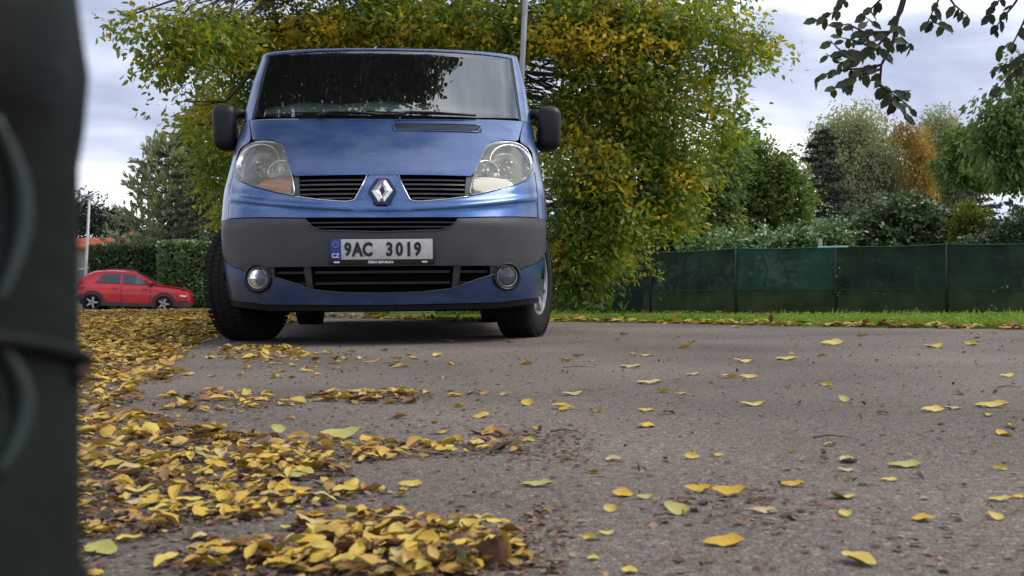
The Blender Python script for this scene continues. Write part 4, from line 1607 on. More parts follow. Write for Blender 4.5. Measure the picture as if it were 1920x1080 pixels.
# hedges: clipped boxes of leaves
def hedge(name, label, x0, x1, y0, y1, z0, z1, n, mt, leaf=.11, core=(.010, .018, .008), group=None):
    t = thing(name, label, 'hedge', ((x0 + x1) / 2, (y0 + y1) / 2, z0), 0, group)
    L, W_, H_ = x1 - x0, y1 - y0, z1 - z0
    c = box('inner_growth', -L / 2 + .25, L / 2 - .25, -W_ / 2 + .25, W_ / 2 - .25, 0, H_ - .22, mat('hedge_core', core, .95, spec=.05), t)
    # leaves over the front, ends and top
    fr_ = RNG.random(n)
    P = np.empty((n, 3))
    a = RNG.random(n)
    b = RNG.random(n)
    s1, s2 = L * H_, L * W_
    s3 = W_ * H_ * 2
    tot = s1 + s2 + s3
    front = fr_ < s1 / tot
    topm = (fr_ >= s1 / tot) & (fr_ < (s1 + s2) / tot)
    side = ~(front | topm)
    dep = np.abs(RNG.normal(size=n)) * .10
    lump = .10 * np.sin(a * L * 2.1) * np.sin(b * 7)
    P[front] = np.stack([(a * L - L / 2), -W_ / 2 + dep + lump, b * H_], 1)[front]
    P[topm] = np.stack([(a * L - L / 2), (b - .5) * W_, H_ - dep + lump * .8], 1)[topm]
    sg = np.where(RNG.random(n) < .5, -1, 1)
    P[side] = np.stack([sg * (L / 2 - dep), (a - .5) * W_, b * H_], 1)[side]
    D = np.zeros((n, 3))
    D[:, 1] = np.where(front, -.6, -.1)
    D[:, 2] = .45
    D[side, 0] = (sg * .6)[side]
    me = leaf_mesh('foliage', P, leaf * (1 + .3 * (RNG.random(n) * 2 - 1)), D, OVAL, LEAF6_F, .75, .35)
    fo = link('foliage', me, M[mt], t)
    fo['kind'] = 'stuff'
    for k in range(int(L / .9)):
        xx = -L / 2 + .6 + k * .9
        pass
    parts = [tube_vf([(-L / 2 + .5 + .8 * k, 0, -.05), (-L / 2 + .5 + .8 * k + random.uniform(-.1, .1), 0, H_ * .7)], [.04, .015], 6) for k in range(int((L - .6) / .8))]
    a_, b_ = merge(parts)
    st_ = obj('stems', a_, b_, M['bark'], t)
    st_['kind'] = 'stuff'
    return t


hz0 = ground_z(-14, 41) - .02
p1, p2, p3 = px(165, 560, 43), px(303, 560, 43), px(302, 560, 41.5)
p4 = px(470, 560, 41.5)
hedge('hedge', 'darker hedge behind the red car, left of the paler hedge', p1.x, p2.x + .2, 43, 45, hz0, px(230, 461, 43).z, 11000, 'shrub', .13, group=None)
hedge('hedge', 'pale green laurel hedge beside the front of the red car', p3.x, p4.x, 41.2, 43.6, hz0, px(350, 456, 41.4).z, 15000, 'laurel', .15)


# conifers: whorls of needled branches
def conifer(name, label, base, h, r_base, mt, n_whorl=26, per=9, droop=.25, up=0.0, needle=.16, dens=26, trunk_r=.14, narrow=1.0, cand=0, r_min=.2):
    base = Vector(base)
    t = thing(name, label, 'tree', base)
    tube('trunk', [(0, 0, -.1), (0.05, 0, h * .5), (0, 0, h * .98)], [trunk_r * 1.2, trunk_r * .7, .015], M['bark'], t, n=8)
    P, D, parts = [], [], []
    for w in range(n_whorl):
        q = (w + .5) / n_whorl
        z = h * (.08 + .90 * q)
        rr = (r_base * (1 - q) ** narrow + r_min)
        for k in range(per):
            a = random.uniform(0, 2 * math.pi)
            L = rr * random.uniform(.65, 1.12)
            dr = droop * (1 - q * .7)
            pts = []
            for i in range(6):
                s_ = i / 5
                pts.append(Vector((math.cos(a) * L * s_, math.sin(a) * L * s_, z - dr * L * s_ + (up + .35 * droop) * L * s_ * s_)))
            parts.append(tube_vf(pts, [.03 * (1 - .8 * i / 5) + .004 for i in range(6)], 4, False))
            n = int(dens * L / r_base) + 8
            for j in range(n):
                s_ = random.uniform(.12, 1) ** .8
                i = min(4, int(s_ * 5))
                p = pts[i].lerp(pts[i + 1], s_ * 5 - i)
                wdt = .22 * L * (1.1 - s_) + .04
                p = p + Vector((-math.sin(a), math.cos(a), 0)) * random.uniform(-wdt, wdt) + Vector((0, 0, random.uniform(-.10, .05)))
                P.append(p)
                D.append(Vector((math.cos(a) * .8, math.sin(a) * .8, -droop * .8 + up)))
            if cand:
                for j in range(cand):
                    s_ = random.uniform(.5, 1)
                    i = min(4, int(s_ * 5))
                    p = pts[i]
                    for q2 in range(8):
                        P.append(p + Vector((0, 0, .05 * q2)))
                        D.append(Vector((0, 0, 1.6)))
    a_, b_ = merge(parts)
    br = obj('branches', a_, b_, M['bark'], t)
    br['kind'] = 'stuff'
    P = np.array([tuple(p) for p in P])
    D = np.array([tuple(p) for p in D])
    fat = np.array([(0, 0, 0), (0.20, 0.4, 0.0), (0, 1, 0), (-0.20, 0.4, 0.0)])
    me = leaf_mesh('foliage', P, needle * (1 + .4 * (RNG.random(len(P)) * 2 - 1)), D, fat, [0, 1, 2, 3], .55, .2)
    fo = link('foliage', me, M[mt], t)
    fo['kind'] = 'stuff'
    return t


def cbase(u, Y):
    p = px(u, 560, Y)
    return (p.x, Y, ground_z(p.x, Y))


def ctop(u, v, Y):
    b = cbase(u, Y)
    return px(u, v, Y).z - b[2]


conifer('pine_tree', 'grey-green pine tree with upright shoots behind the pale hedge', cbase(318, 47), ctop(322, 262, 47), 2.6, 'pine', 17, 13, .0, .42, .26, 40, .16, .6, cand=2, r_min=.45)
conifer('spruce_tree', 'dark drooping spruce tree close behind the van, left side', cbase(392, 44), ctop(392, 150, 44), 2.4, 'spruce', 30, 11, .55, 0, .20, 40, .15, .7)
conifer('spruce_tree', 'tall hanging spruce tree beside the pine', cbase(352, 50), ctop(352, 190, 50), 2.3, 'mid_green', 24, 10, .75, 0, .24, 30, .15, .7)
tree('shrub', 'yellowish shrub showing above the hedge under the pine', 'shrub', cbase(252, 46.5), [blob(250, 462, 46.5, 30, 22), blob(225, 470, 46.5, 22, 15)], 'lime', .12, 150, 12, .3, .1, .04, group=None, shape='oval')
tree('tree', 'far dark tree behind the lamp post', 'tree', cbase(168, 78), [blob(165, 410, 78, 40, 40), blob(140, 400, 78, 40, 45), blob(190, 425, 78, 25, 22)], 'spruce', .30, 420, 12, .8, .2, .2, shape='card')
tree('tree', 'far dark rounded tree between lamp post and pine', 'tree', cbase(212, 84), [blob(212, 408, 84, 24, 22), blob(228, 425, 84, 30, 22)], 'spruce', .30, 260, 12, .8, .2, .2, shape='card')
for i, (u, v, Y, r_) in enumerate(((60, 400, 90, 60), (-60, 380, 90, 80), (-220, 390, 85, 90))):
    pass

# ================================================================== RIGHT BACKGROUND
tree('birch_tree', 'tall pale grey-green birch tree, broadest crown beyond the fence', 'tree', cbase(1625, 52),
     [blob(1600, 235, 52, 60, 60), blob(1570, 300, 52, 62, 70), blob(1640, 290, 52, 65, 85), blob(1600, 380, 52, 80, 70), blob(1555, 250, 52, 30, 40), blob(1680, 350, 52, 45, 70)],
     'birch', .17, 2600, 14, 1.0, 1.1, .16, trunk_top=px(1610, 230, 52), bark='birch_bark', shape='card', jitter=.5)
tree('birch_tree', 'golden autumn birch tree between the two pale birches', 'tree', cbase(1722, 50),
     [blob(1716, 255, 50, 17, 38), blob(1728, 310, 50, 22, 50), blob(1722, 365, 50, 24, 40), blob(1692, 238, 50, 16, 20)],
     'gold', .13, 620, 14, .9, 1.2, .10, trunk_top=px(1722, 240, 50), bark='birch_bark', shape='card', jitter=.5)
tree('birch_tree', 'pale birch tree with narrow top right of the golden birch', 'tree', cbase(1775, 54),
     [blob(1762, 235, 54, 36, 45), blob(1770, 300, 54, 45, 55), blob(1800, 330, 54, 40, 70), blob(1775, 390, 54, 50, 50)],
     'birch', .17, 1700, 14, .9, 1.1, .14, trunk_top=px(1765, 225, 54), bark='birch_bark', shape='card', jitter=.5)
conifer('spruce_tree', 'dark spruce tree with layered boughs left of the big birch', cbase(1545, 42), ctop(1528, 232, 42), 1.9, 'spruce', 24, 10, .30, .05, .20, 34, .12, .8)
conifer('spruce_tree', 'blue-grey spruce tree low behind the lime green shrub', cbase(1838, 40), ctop(1835, 318, 40), 1.5, 'blue_spruce', 16, 11, .2, .1, .18, 34, .1, .8)
conifer('spruce_tree', 'dark spruce tree behind the pale birches', cbase(1730, 56), ctop(1735, 300, 56), 2.4, 'spruce', 20, 10, .35, .05, .26, 30, .12, .8)
tree('tree', 'green leafy tree with sloping crown right of the pale birches', 'tree', cbase(1835, 37),
     [blob(1810, 265, 37, 36, 38), blob(1835, 315, 37, 42, 34), blob(1795, 310, 37, 42, 30), blob(1865, 330, 37, 30, 20)],
     'mid_green', .16, 800, 13, .45, .5, .10, trunk_top=px(1830, 300, 37))
tree('shrub', 'dark glossy shrub in the middle above the fence', 'shrub', cbase(1690, 31),
     [blob(1690, 405, 31, 75, 40), blob(1630, 435, 31, 50, 30), blob(1740, 425, 31, 60, 38), blob(1670, 450, 31, 80, 28), blob(1600, 455, 31, 50, 20)],
     'shrub', .14, 1400, 12, .4, .1, .06, shape='oval')
tree('shrub', 'bright lime green shrub above the fence at the right', 'shrub', cbase(1822, 29), [blob(1822, 405, 29, 30, 34), blob(1805, 430, 29, 26, 28), blob(1845, 435, 29, 24, 25)], 'lime', .10, 260, 12, .3, .2, .04, shape='oval')
tree('shrub', 'dark shrub above the fence at the right edge', 'shrub', cbase(1890, 28), [blob(1880, 440, 28, 40, 28), blob(1925, 430, 28, 45, 45), blob(1830, 455, 28, 40, 16)], 'shrub', .11, 380, 12, .35, .1, .05, shape='oval')
tree('shrub', 'loose tall shrub with upright shoots right of the walnut tree', 'shrub', cbase(1435, 35),
     [blob(1437, 320, 35, 26, 50), blob(1405, 340, 35, 35, 40), blob(1450, 390, 35, 62, 50), blob(1490, 385, 35, 38, 60), blob(1385, 410, 35, 60, 50), blob(1440, 440, 35, 90, 34), blob(1500, 440, 35, 50, 30), blob(1400, 290, 35, 26, 40, 1.6), blob(1470, 330, 35, 28, 50, 2.2), blob(1380, 350, 35, 50, 60, 4)],
     'mid_green', .14, 2300, 12, .45, .1, .06, shape='oval')
tree('tree', 'green leafy tree behind the walnut crown, above the fence', 'tree', cbase(1280, 33),
     [blob(1230, 400, 33, 80, 70), blob(1310, 380, 33, 75, 75), blob(1350, 330, 33, 45, 60), blob(1280, 440, 33, 110, 40), blob(1180, 440, 33, 60, 45), blob(1350, 430, 33, 60, 45), blob(1370, 260, 33, 28, 50)],
     'mid_green', .15, 2600, 12, .45, .4, .09, shape='leaf')
tree('tree', 'green tree with drooping leaves at the right edge of the photo', 'tree', cbase(1935, 27),
     [blob(1890, 200, 27, 58, 55), blob(1860, 235, 27, 40, 45), blob(1915, 280, 27, 65, 60), blob(1890, 300, 27, 52, 36), blob(1960, 220, 27, 80, 90), blob(1945, 330, 27, 40, 26), blob(1950, 120, 27, 60, 60)],
     'mid_green', .17, 760, 12, .50, .9, .09, trunk_top=px(1925, 220, 27), part_leaves=60)
tree('shrub', 'pale leafy shrub spilling over the top of the backlit teal fence panel', 'shrub', cbase(1500, 30),
     [blob(1420, 450, 30.5, 60, 22), blob(1500, 448, 30, 60, 26), blob(1560, 440, 30, 45, 34), blob(1330, 455, 31, 50, 18)], 'laurel', .12, 420, 12, .35, .2, .05, shape='oval')
# mass of planting that closes the gap beneath the walnut crown
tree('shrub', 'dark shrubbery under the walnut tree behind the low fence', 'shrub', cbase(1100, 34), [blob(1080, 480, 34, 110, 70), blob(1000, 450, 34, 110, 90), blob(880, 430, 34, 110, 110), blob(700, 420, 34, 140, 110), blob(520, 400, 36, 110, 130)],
     'walnut_darkened', .17, 1500, 12, .6, .3, .08)
# far belt of trees on the horizon, reads as one mass
P_all = []
t = bpy.data.objects.new('far_wood', None)
bpy.data.objects.remove(t)
xs_f = RNG.random(16000)
X = -170 + 340 * xs_f
H_ = 5 + 3.0 * np.sin(X * .13) + 2.0 * np.sin(X * .31 + 1) + 1.5 * np.sin(X * .77)
Pf = np.stack([X, 118 + RNG.random(16000) * 8, np.abs(RNG.random(16000)) * H_ - .2], 1)
Df = rand_unit(16000)
me = leaf_mesh('far_wood', Pf, 1.1 * (1 + .4 * (RNG.random(16000) * 2 - 1)), Df, LEAF4, [0, 1, 2, 3], .6, .1)
fo = link('far_wood', me, M['spruce'])
tag(fo, 'dark distant wood along the horizon', 'wood', kind='stuff')

# ================================================================== FENCE
M['net_dark'] = None


def net_mat(name, col, trans, emis=None):
    m = bpy.data.materials.new(name)
    m.use_nodes = True
    p = bsdf(m)
    p.inputs['Roughness'].default_value = .75
    p.inputs['Specular IOR Level'].default_value = .15
    tc = nd(m, 'ShaderNodeTexCoord')
    nz = nd(m, 'ShaderNodeTexNoise')
    nz.inputs['Scale'].default_value = 1.6
    nz.inputs['Detail'].default_value = 5
    lk(m, tc.outputs['Object'], nz.inputs['Vector'])
    rp = nd(m, 'ShaderNodeValToRGB')
    rp.color_ramp.elements[0].position = .3
    rp.color_ramp.elements[0].color = (col[0] * .6, col[1] * .6, col[2] * .6, 1)
    rp.color_ramp.elements[1].position = .7
    rp.color_ramp.elements[1].color = (col[0] * 1.3, col[1] * 1.3, col[2] * 1.3, 1)
    lk(m, nz.outputs['Fac'], rp.inputs['Fac'])
    lk(m, rp.outputs['Color'], p.inputs['Base Color'])
    tl = nd(m, 'ShaderNodeBsdfTranslucent')
    lk(m, rp.outputs['Color'], tl.inputs['Color'])
    tr = nd(m, 'ShaderNodeBsdfTransparent')
    m1 = nd(m, 'ShaderNodeMixShader')
    m1.inputs[0].default_value = .35
    lk(m, p.outputs[0], m1.inputs[1])
    lk(m, tl.outputs[0], m1.inputs[2])
    m2 = nd(m, 'ShaderNodeMixShader')
    m2.inputs[0].default_value = trans
    lk(m, m1.outputs[0], m2.inputs[1])
    lk(m, tr.outputs[0], m2.inputs[2])
    lk(m, m2.outputs[0], m.node_tree.nodes['Material Output'].inputs['Surface'])
    return m


M['net_dark'] = net_mat('dark_green_netting', (.021, .040, .025), .01)
M['net_backlit'] = net_mat('backlit_teal_netting', (.021, .058, .043), .015)  # lighter tone stands in for light coming through this panel
M['net_olive'] = net_mat('olive_netting', (.033, .044, .021), .02)
M['hem'] = mat('net_hem', (.02, .06, .05), .7)
M['hem_lit'] = mat('net_hem_lit', (.30, .50, .48), .5)
M['fence_post'] = mat('green_fence_post', (.012, .022, .018), .6)
FA, FB = Vector((3.4, 31.5)), Vector((12.2, 24.7))
fd = (FB - FA).normalized()
FN = thing('netting_fence', 'long dark green netting fence on posts beyond the grass', 'fence', (FA.x, FA.y, ground_z(FA.x, FA.y)))


def fence_xy(s):
    return FA + fd * s


def s_at(u):
    d = ray(u, 500)
    k = d.x / d.y
    return (k * FA.y - FA.x) / (fd.x - k * fd.y)


Lf = (FB - FA).length
posts = [s_at(1065), s_at(1220), s_at(1380), s_at(1568), s_at(1775), s_at(1775) + 2.75, s_at(1775) + 5.5, s_at(1775) + 8.2]
tops_v = [(960, 486), (1170, 475), (1220, 473), (1380, 466), (1568, 462), (1775, 458), (1920, 455), (2100, 448)]
ntop = itp(tops_v)


def topz_at(s):
    q = fence_xy(s)
    u = to_px((q.x, q.y, .5))[0]
    return px(u, ntop(u), q.y).z


inv = Vector((FA.x, FA.y, ground_z(FA.x, FA.y)))
nrm = Vector((fd.y, -fd.x))
for i, s in enumerate(posts):
    q = fence_xy(s)
    g = ground_z(q.x, q.y)
    zt = topz_at(s)
    a = Vector((q.x + nrm.x * .02, q.y + nrm.y * .02, g - .1)) - inv
    b = Vector((q.x + nrm.x * .02, q.y + nrm.y * .02, zt + .06)) - inv
    tube('post', [a, b], .032, M['fence_post'], FN, n=8)
for i in range(len(posts) - 1):
    s0, s1 = posts[i], posts[i + 1]
    for (nm, f0, f1, mt) in (('upper_netting', .36, 1.0, M['net_backlit'] if i == 2 else M['net_dark']), ('lower_netting', 0.0, .36, M['net_olive'])):
        V, Fc = [], []
        nx, nz_ = 26, 8
        for a in range(nx + 1):
            s = s0 + (s1 - s0) * a / nx
            q = fence_xy(s)
            g = ground_z(q.x, q.y)
            zt = topz_at(s) - .035 * math.sin(math.pi * a / nx)
            for b in range(nz_ + 1):
                f = f0 + (f1 - f0) * b / nz_
                w = .022 * math.sin(s * 7 + f * 5) + .016 * math.sin(s * 17 + f * 11) + .02 * math.sin(s * 3.1 - f * 8) + (.012 if f1 < .9 else 0)
                V.append((q.x + nrm.x * w - inv.x, q.y + nrm.y * w - inv.y, g + (zt - g) * f - inv.z))
        for a in range(nx):
            for b in range(nz_):
                k = a * (nz_ + 1) + b
                Fc.append((k, k + nz_ + 1, k + nz_ + 2, k + 1))
        obj(nm, V, Fc, mt, FN)
    for (f, rr, mt) in ((1.0, .016, M['hem_lit'] if i == 99 else M['hem']), (.36, .009, M['hem'])):
        pts = []
        for a in range(14):
            s = s0 + (s1 - s0) * a / 13
            q = fence_xy(s)
            g = ground_z(q.x, q.y)
            zt = topz_at(s) - .035 * math.sin(math.pi * a / 13)
            pts.append((q.x + nrm.x * .03 - inv.x, q.y + nrm.y * .03 - inv.y, g + (zt - g) * f - inv.z))
        tube('hem' if f == 1.0 else 'seam', pts, rr, mt, FN, n=5)
# highlight on the hem near the third post, put in as a pale tube
pts = []
for a in range(9):
    s = s_at(1535) + (s_at(1592) - s_at(1535)) * a / 8
    q = fence_xy(s)
    pts.append((q.x + nrm.x * .05 - inv.x, q.y + nrm.y * .05 - inv.y, topz_at(s) - inv.z - .015))
tube('hem_highlight', pts, .028, M['hem_lit'], FN, n=6)
q = px(1540, 460, 28.8)
ST = thing('wooden_stake', 'pale wooden stake poking up just behind the netting fence', 'stake', (q.x, 28.9, -.15))
box('stake_shaft', -.05, .05, -.05, .05, 0, px(1540, 448, 28.9).z + .15, mat('pale_wood', (.40, .36, .28), .8), ST, bev=.006)
# low netting fence beneath the walnut crown
LFN = thing('low_fence', 'low dark green netting fence under the walnut tree', 'fence', (.2, 30.0, ground_z(.2, 30)))
zl = px(1050, 545, 30).z - ground_z(.2, 30)
for i in range(5):
    box('fence_panel', -2.4 + i * 1.2, -1.22 + i * 1.2, 0, .02, 0, zl, M['net_dark'], LFN)
    tube('post', [(-2.41 + i * 1.2, .03, -.1), (-2.41 + i * 1.2, .03, zl + .04)], .025, M['fence_post'], LFN, n=6)

# climbing shoots on the fence
def vine(u0, v0, u1, v1, n, label, leaf=.09):
    a, b = s_at(u0), s_at(u1)
    qa, qb = fence_xy(a), fence_xy(b)
    A = px(u0, v0, qa.y - .12)
    B = px(u1, v1, qb.y - .12)
    base = Vector((A.x, A.y, A.z))
    t = thing('climbing_plant', label, 'plant', base)
    pts = branch_path(Vector((0, 0, 0)), B - A, 0, .12, 6)
    tube('stem', pts, .006, M['twig'], t, n=4)
    for k in range(n):
        f = random.random()
        i = min(5, int(f * 6))
        p = pts[i].lerp(pts[i + 1], f * 6 - i) + Vector((random.uniform(-.07, .07), random.uniform(-.06, 0), random.uniform(-.04, .04)))
        me = leaf_mesh('leaf', np.array([tuple(p)]), np.array([leaf * random.uniform(.7, 1.2)]), np.array([[random.uniform(-1, 1), -.4, random.uniform(-.6, .3)]]), OVAL, LEAF6_F, .3, .7)
        link('leaf', me, M['laurel'], t)


vine(1655, 578, 1662, 537, 16, 'short leafy climber low on the fence, mid panel')
vine(1568, 560, 1578, 500, 16, 'leafy climber winding up a fence post beside the backlit teal panel')
vine(1238, 562, 1240, 490, 26, 'leafy climber on the fence at the second post from the walnut tree', .11)
vine(1720, 548, 1716, 500, 8, 'thin curled shoot on the fence panel left of the last post in view')
vine(1850, 545, 1895, 535, 8, 'thin shoot lying along the fence seam near the right edge')
vine(1855, 590, 1858, 570, 8, 'small leafy shoot at the foot of the fence near the right edge')

# ================================================================== WALNUT TREE behind the van
wb = (-2.1, 16.2, 0.0)
WB = [  # (u, v, Y, ru, rv, w)
    blob(560, 60, 13.5, 150, 60), blob(700, 30, 13, 150, 70), blob(860, 40, 12.5, 150, 70), blob(1020, 60, 12.4, 110, 80), blob(1140, 10, 12, 110, 50, 8), blob(1230, 30, 12, 80, 40, 4),
    blob(430, 90, 14, 90, 60), blob(400, 210, 14.5, 55, 70), blob(460, 170, 14, 50, 80), blob(400, 300, 15, 48, 60), blob(440, 380, 15, 45, 70),
    blob(325, 55, 11, 68, 34, 2.0), blob(345, 115, 11, 45, 38, 1.3), blob(240, 30, 10.5, 50, 10, .4), blob(400, 50, 11.5, 80, 50, 4), blob(300, 95, 11, 45, 20, .5), blob(370, 235, 12.5, 26, 26, .4), blob(345, 190, 12, 40, 28, .7),
    blob(1080, 180, 12.5, 70, 90), blob(1180, 130, 12, 110, 90), blob(1200, 230, 12.5, 110, 80), blob(1110, 300, 12, 90, 70),
    blob(1250, 300, 12.5, 80, 55), blob(1130, 390, 12, 95, 65), blob(1230, 370, 12.5, 90, 55), blob(1090, 460, 12, 75, 60), blob(1085, 520, 12, 45, 38, 2.0),
    blob(1300, 100, 12.5, 90, 65, 3), blob(1380, 90, 12.5, 60, 48, 1.5), blob(1330, 190, 13.5, 62, 62, 1.8), blob(1360, 240, 14, 38, 60, 1.8),
    blob(1150, 480, 13, 60, 34, 1.5), blob(1420, 70, 12, 38, 30, .9), blob(1300, 40, 12, 130, 40, 4),
    blob(1010, 250, 15, 60, 130, 5), blob(960, 130, 16, 120, 110, 7), blob(1150, 300, 16, 150, 200, 16), blob(560, 230, 17, 160, 160, 8), blob(800, 200, 18, 220, 160, 6),
    # the part above the picture
    blob(500, -120, 13, 240, 120, 14), blob(800, -150, 13, 260, 130, 14), blob(1100, -120, 13, 240, 120, 14), blob(1330, -60, 13, 110, 60, 4),
    blob(700, -360, 14, 330, 160, 10), blob(1050, -330, 14, 260, 140, 8),
]
gaps = [(1012, 125, 36, 62), (1050, 150, 26, 34), (1312, 96, 34, 48), (1215, 100, 20, 18), (392, 135, 30, 34), (352, 178, 32, 30), (1075, 300, 18, 16), (1340, 215, 22, 20), (1280, 340, 14, 14), (300, 165, 20, 16)]


def cl_ok(q):
    p = to_px(q)
    if p is None:
        return True
    for (gu, gv, a, b) in gaps:
        if ((p[0] - gu) / a) ** 2 + ((p[1] - gv) / b) ** 2 < 1:
            return False
    if p[1] > 575:
        return False
    return True


tree('walnut_tree', 'large walnut tree with green and yellow leaves arching behind the blue van', 'tree', wb, WB, 'walnut', .080, 8200, 13, .38, .55, .17,
     trunk_top=(-1.6, 14.5, 6.5), part_leaves=290, cl_filter=cl_ok, jitter=.95, flat=.30,
     accents=[blob(u, v, Y + .25, a * 1.5, b * 1.5, n * .75) for (u, v, Y, a, b, n) in ((510, 60, 12.6, 60, 30, 70), (640, 48, 12.4, 70, 28, 80), (800, 50, 12.2, 60, 24, 50), (900, 60, 12, 50, 24, 40), (1070, 55, 11.4, 50, 30, 60), (1200, 75, 11.4, 60, 30, 45),
              (405, 200, 13.8, 30, 30, 30), (440, 250, 13.8, 35, 30, 35), (380, 170, 13.5, 30, 20, 15), (1200, 190, 11.8, 40, 25, 22), (1270, 320, 11.9, 55, 24, 36), (1130, 310, 11.4, 50, 30, 26), (1045, 465, 11.4, 20, 16, 12), (1290, 170, 12, 24, 40, 20), (1080, 240, 11.6, 40, 24, 14), (1180, 410, 11.8, 50, 24, 14))])
# limb of a second walnut whose crown hangs over the yard and mirrors in the windscreen
SH = []
for (x, y, z, rx, ry, rz, w) in ((-2.3, 9.3, 6.9, 1.35, .9, .7, 7), (-3.9, 9.3, 6.6, 1.4, 1.0, .8, 6), (-1.5, 9.6, 7.4, 1.0, .9, .6, 4.5), (-2.8, 10.2, 8.0, 1.6, 1.0, .8, 6),
                                 (-4.6, 10.2, 7.0, 1.5, 1.3, 1.0, 5), (-.75, 9.2, 7.2, .55, .40, .35, .8), (-.55, 9.9, 7.9, .6, .5, .35, .7), (-3.4, 6.4, 6.8, 1.5, 1.3, .6, 2.5), (-5.4, 7.6, 6.2, 1.3, 1.4, 1.0, 3),
                                 (-2.8, 11.8, 8.6, 2.0, 1.2, .8, 4)):
    SH.append(((x, y, z), (rx, ry, rz), w))
tree('walnut_tree', 'second walnut tree left of the van, its leafy limbs hanging over the yard', 'tree', (-6.6, 10.2, 0), SH, 'walnut_darkened', .11, 3000, 13, .30, .7, .16,
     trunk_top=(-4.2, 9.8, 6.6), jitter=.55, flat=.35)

# ================================================================== OVERHANGING TREE (top right)
OT = thing('overhanging_tree', 'tree standing off to the right whose dark backlit twigs hang into the top right sky', 'tree', (7.2, 6.2, 0))
oinv = -Vector((7.2, 6.2, 0))
tube('trunk', [(0, 0, -.1), (-.1, 0, 1.5), (-.3, -.1, 3.2), (-.2, -.2, 5.0)], [.2, .17, .13, .06], M['bark'], OT, n=12)
limbp = []


def limb(pts, r0, r1):
    P = [Vector(p) + oinv for p in pts]
    limbp.append(tube_vf(P, list(np.linspace(r0, r1, len(P))), 7, False))


tips = []


def P45(u, v, Y=4.6):
    return px(u, v, Y)


limb([(6.9, 6.1, 3.2), (5.2, 5.6, 3.6), (3.6, 5.0, 3.0), P45(1790, -260, 4.8), P45(1720, -90, 4.7)], .08, .022)
limb([(6.9, 6.1, 3.2), (5.0, 5.4, 3.2), (3.6, 5.0, 2.6), P45(1960, -80, 4.9)], .07, .02)
twigs = [
    [(1720, -90), (1690, 20), (1668, 60), (1640, 92), (1600, 115), (1570, 122)],
    [(1720, -90), (1684, 25), (1674, 80), (1652, 122), (1650, 160), (1700, 195), (1712, 212)],
    [(1650, 122), (1620, 128), (1590, 130), (1556, 135), (1527, 150)],
    [(1668, 60), (1620, 60), (1590, 45), (1560, 50)],
    [(1640, 92), (1610, 78), (1575, 70)],
    [(1650, 160), (1672, 172), (1708, 170)],
    [(1650, 130), (1610, 140), (1580, 160)],
    [(1720, -90), (1600, -20), (1570, 20), (1530, 38)],
    [(1672, 78), (1690, 70), (1712, 90)],
    [(1720, -90), (1760, 0), (1740, 40), (1780, 50)],
    [(1720, -90), (1790, 10), (1815, 30)],
    [(1652, 160), (1672, 190), (1690, 205), (1700, 225)],
    [(1600, 115), (1580, 100), (1556, 75)],
    [(1960, -80), (1900, 10), (1875, 40), (1862, 60)],
    [(1960, -80), (1920, 40), (1900, 80), (1870, 92)],
    [(1960, -80), (1935, 90), (1900, 118), (1862, 128)],
    [(1960, -80), (1950, 60), (1925, 120), (1885, 150), (1870, 170)],
    [(1960, -80), (1880, -10), (1850, 36)],
    [(1720, -90), (1650, 0), (1620, 30), (1640, 45)],
    [(1600, 115), (1575, 118), (1548, 100)], [(1650, 90), (1622, 100), (1596, 92)], [(1620, 128), (1600, 150), (1560, 168)], [(1640, 92), (1625, 70), (1600, 62)],
]
lm = np_mesh('leaf', OVAL, np.array(LEAF6_F), 4)
lm.materials.append(M['walnut_darkened'])
cnt = 0
for ti, tw in enumerate(twigs):
    Y0 = 4.5 + .35 * random.random()
    pts = [P45(u, v, Y0 + .05 * k) for k, (u, v) in enumerate(tw)]
    P = [p + oinv for p in pts]
    limbp.append(tube_vf(P, list(np.linspace(.011 if ti in (0, 1) else .007, .002, len(P))), 5, False))
    n_start = 1 if tw[0] in ((1720, -90), (1960, -80)) else 0
    for k in range(n_start, len(pts) - 1):
        seg = pts[k + 1] - pts[k]
        if pts[k + 1].z - .27 > 1.35 * pts[k].y * .3:
            pass
        nleaf = max(1, int(seg.length / (.034 if ti in (0, 1) else .019)))
        for j in range(nleaf):
            if cnt >= 299:
                break
            f = (j + random.random()) / nleaf
            p = pts[k].lerp(pts[k + 1], f)
            q = to_px(p)
            if q[1] < -10:
                continue
            side = random.choice((-1, 1))
            d = seg.normalized() * .5 + Vector((side * .6, random.uniform(-.5, .5), random.uniform(-1.1, .05)))
            d.normalize()
            nn = Vector((random.uniform(-.5, .5), -1 + random.uniform(-.6, .6), random.uniform(.0, .9))).normalized()
            s_ = d.cross(nn).normalized()
            nn = s_.cross(d)
            L = random.uniform(.040, .070)
            lo = bpy.data.objects.new('leaf', lm)
            COL.objects.link(lo)
            lo.parent = OT
            pp = p + oinv
            lo.matrix_local = Matrix(((s_.x * L, d.x * L, nn.x * L, pp.x), (s_.y * L, d.y * L, nn.y * L, pp.y), (s_.z * L, d.z * L, nn.z * L, pp.z), (0, 0, 0, 1)))
            cnt += 1
a_, b_ = merge(limbp)
o = obj('branches', a_, b_, M['twig'], OT)
o['kind'] = 'stuff'

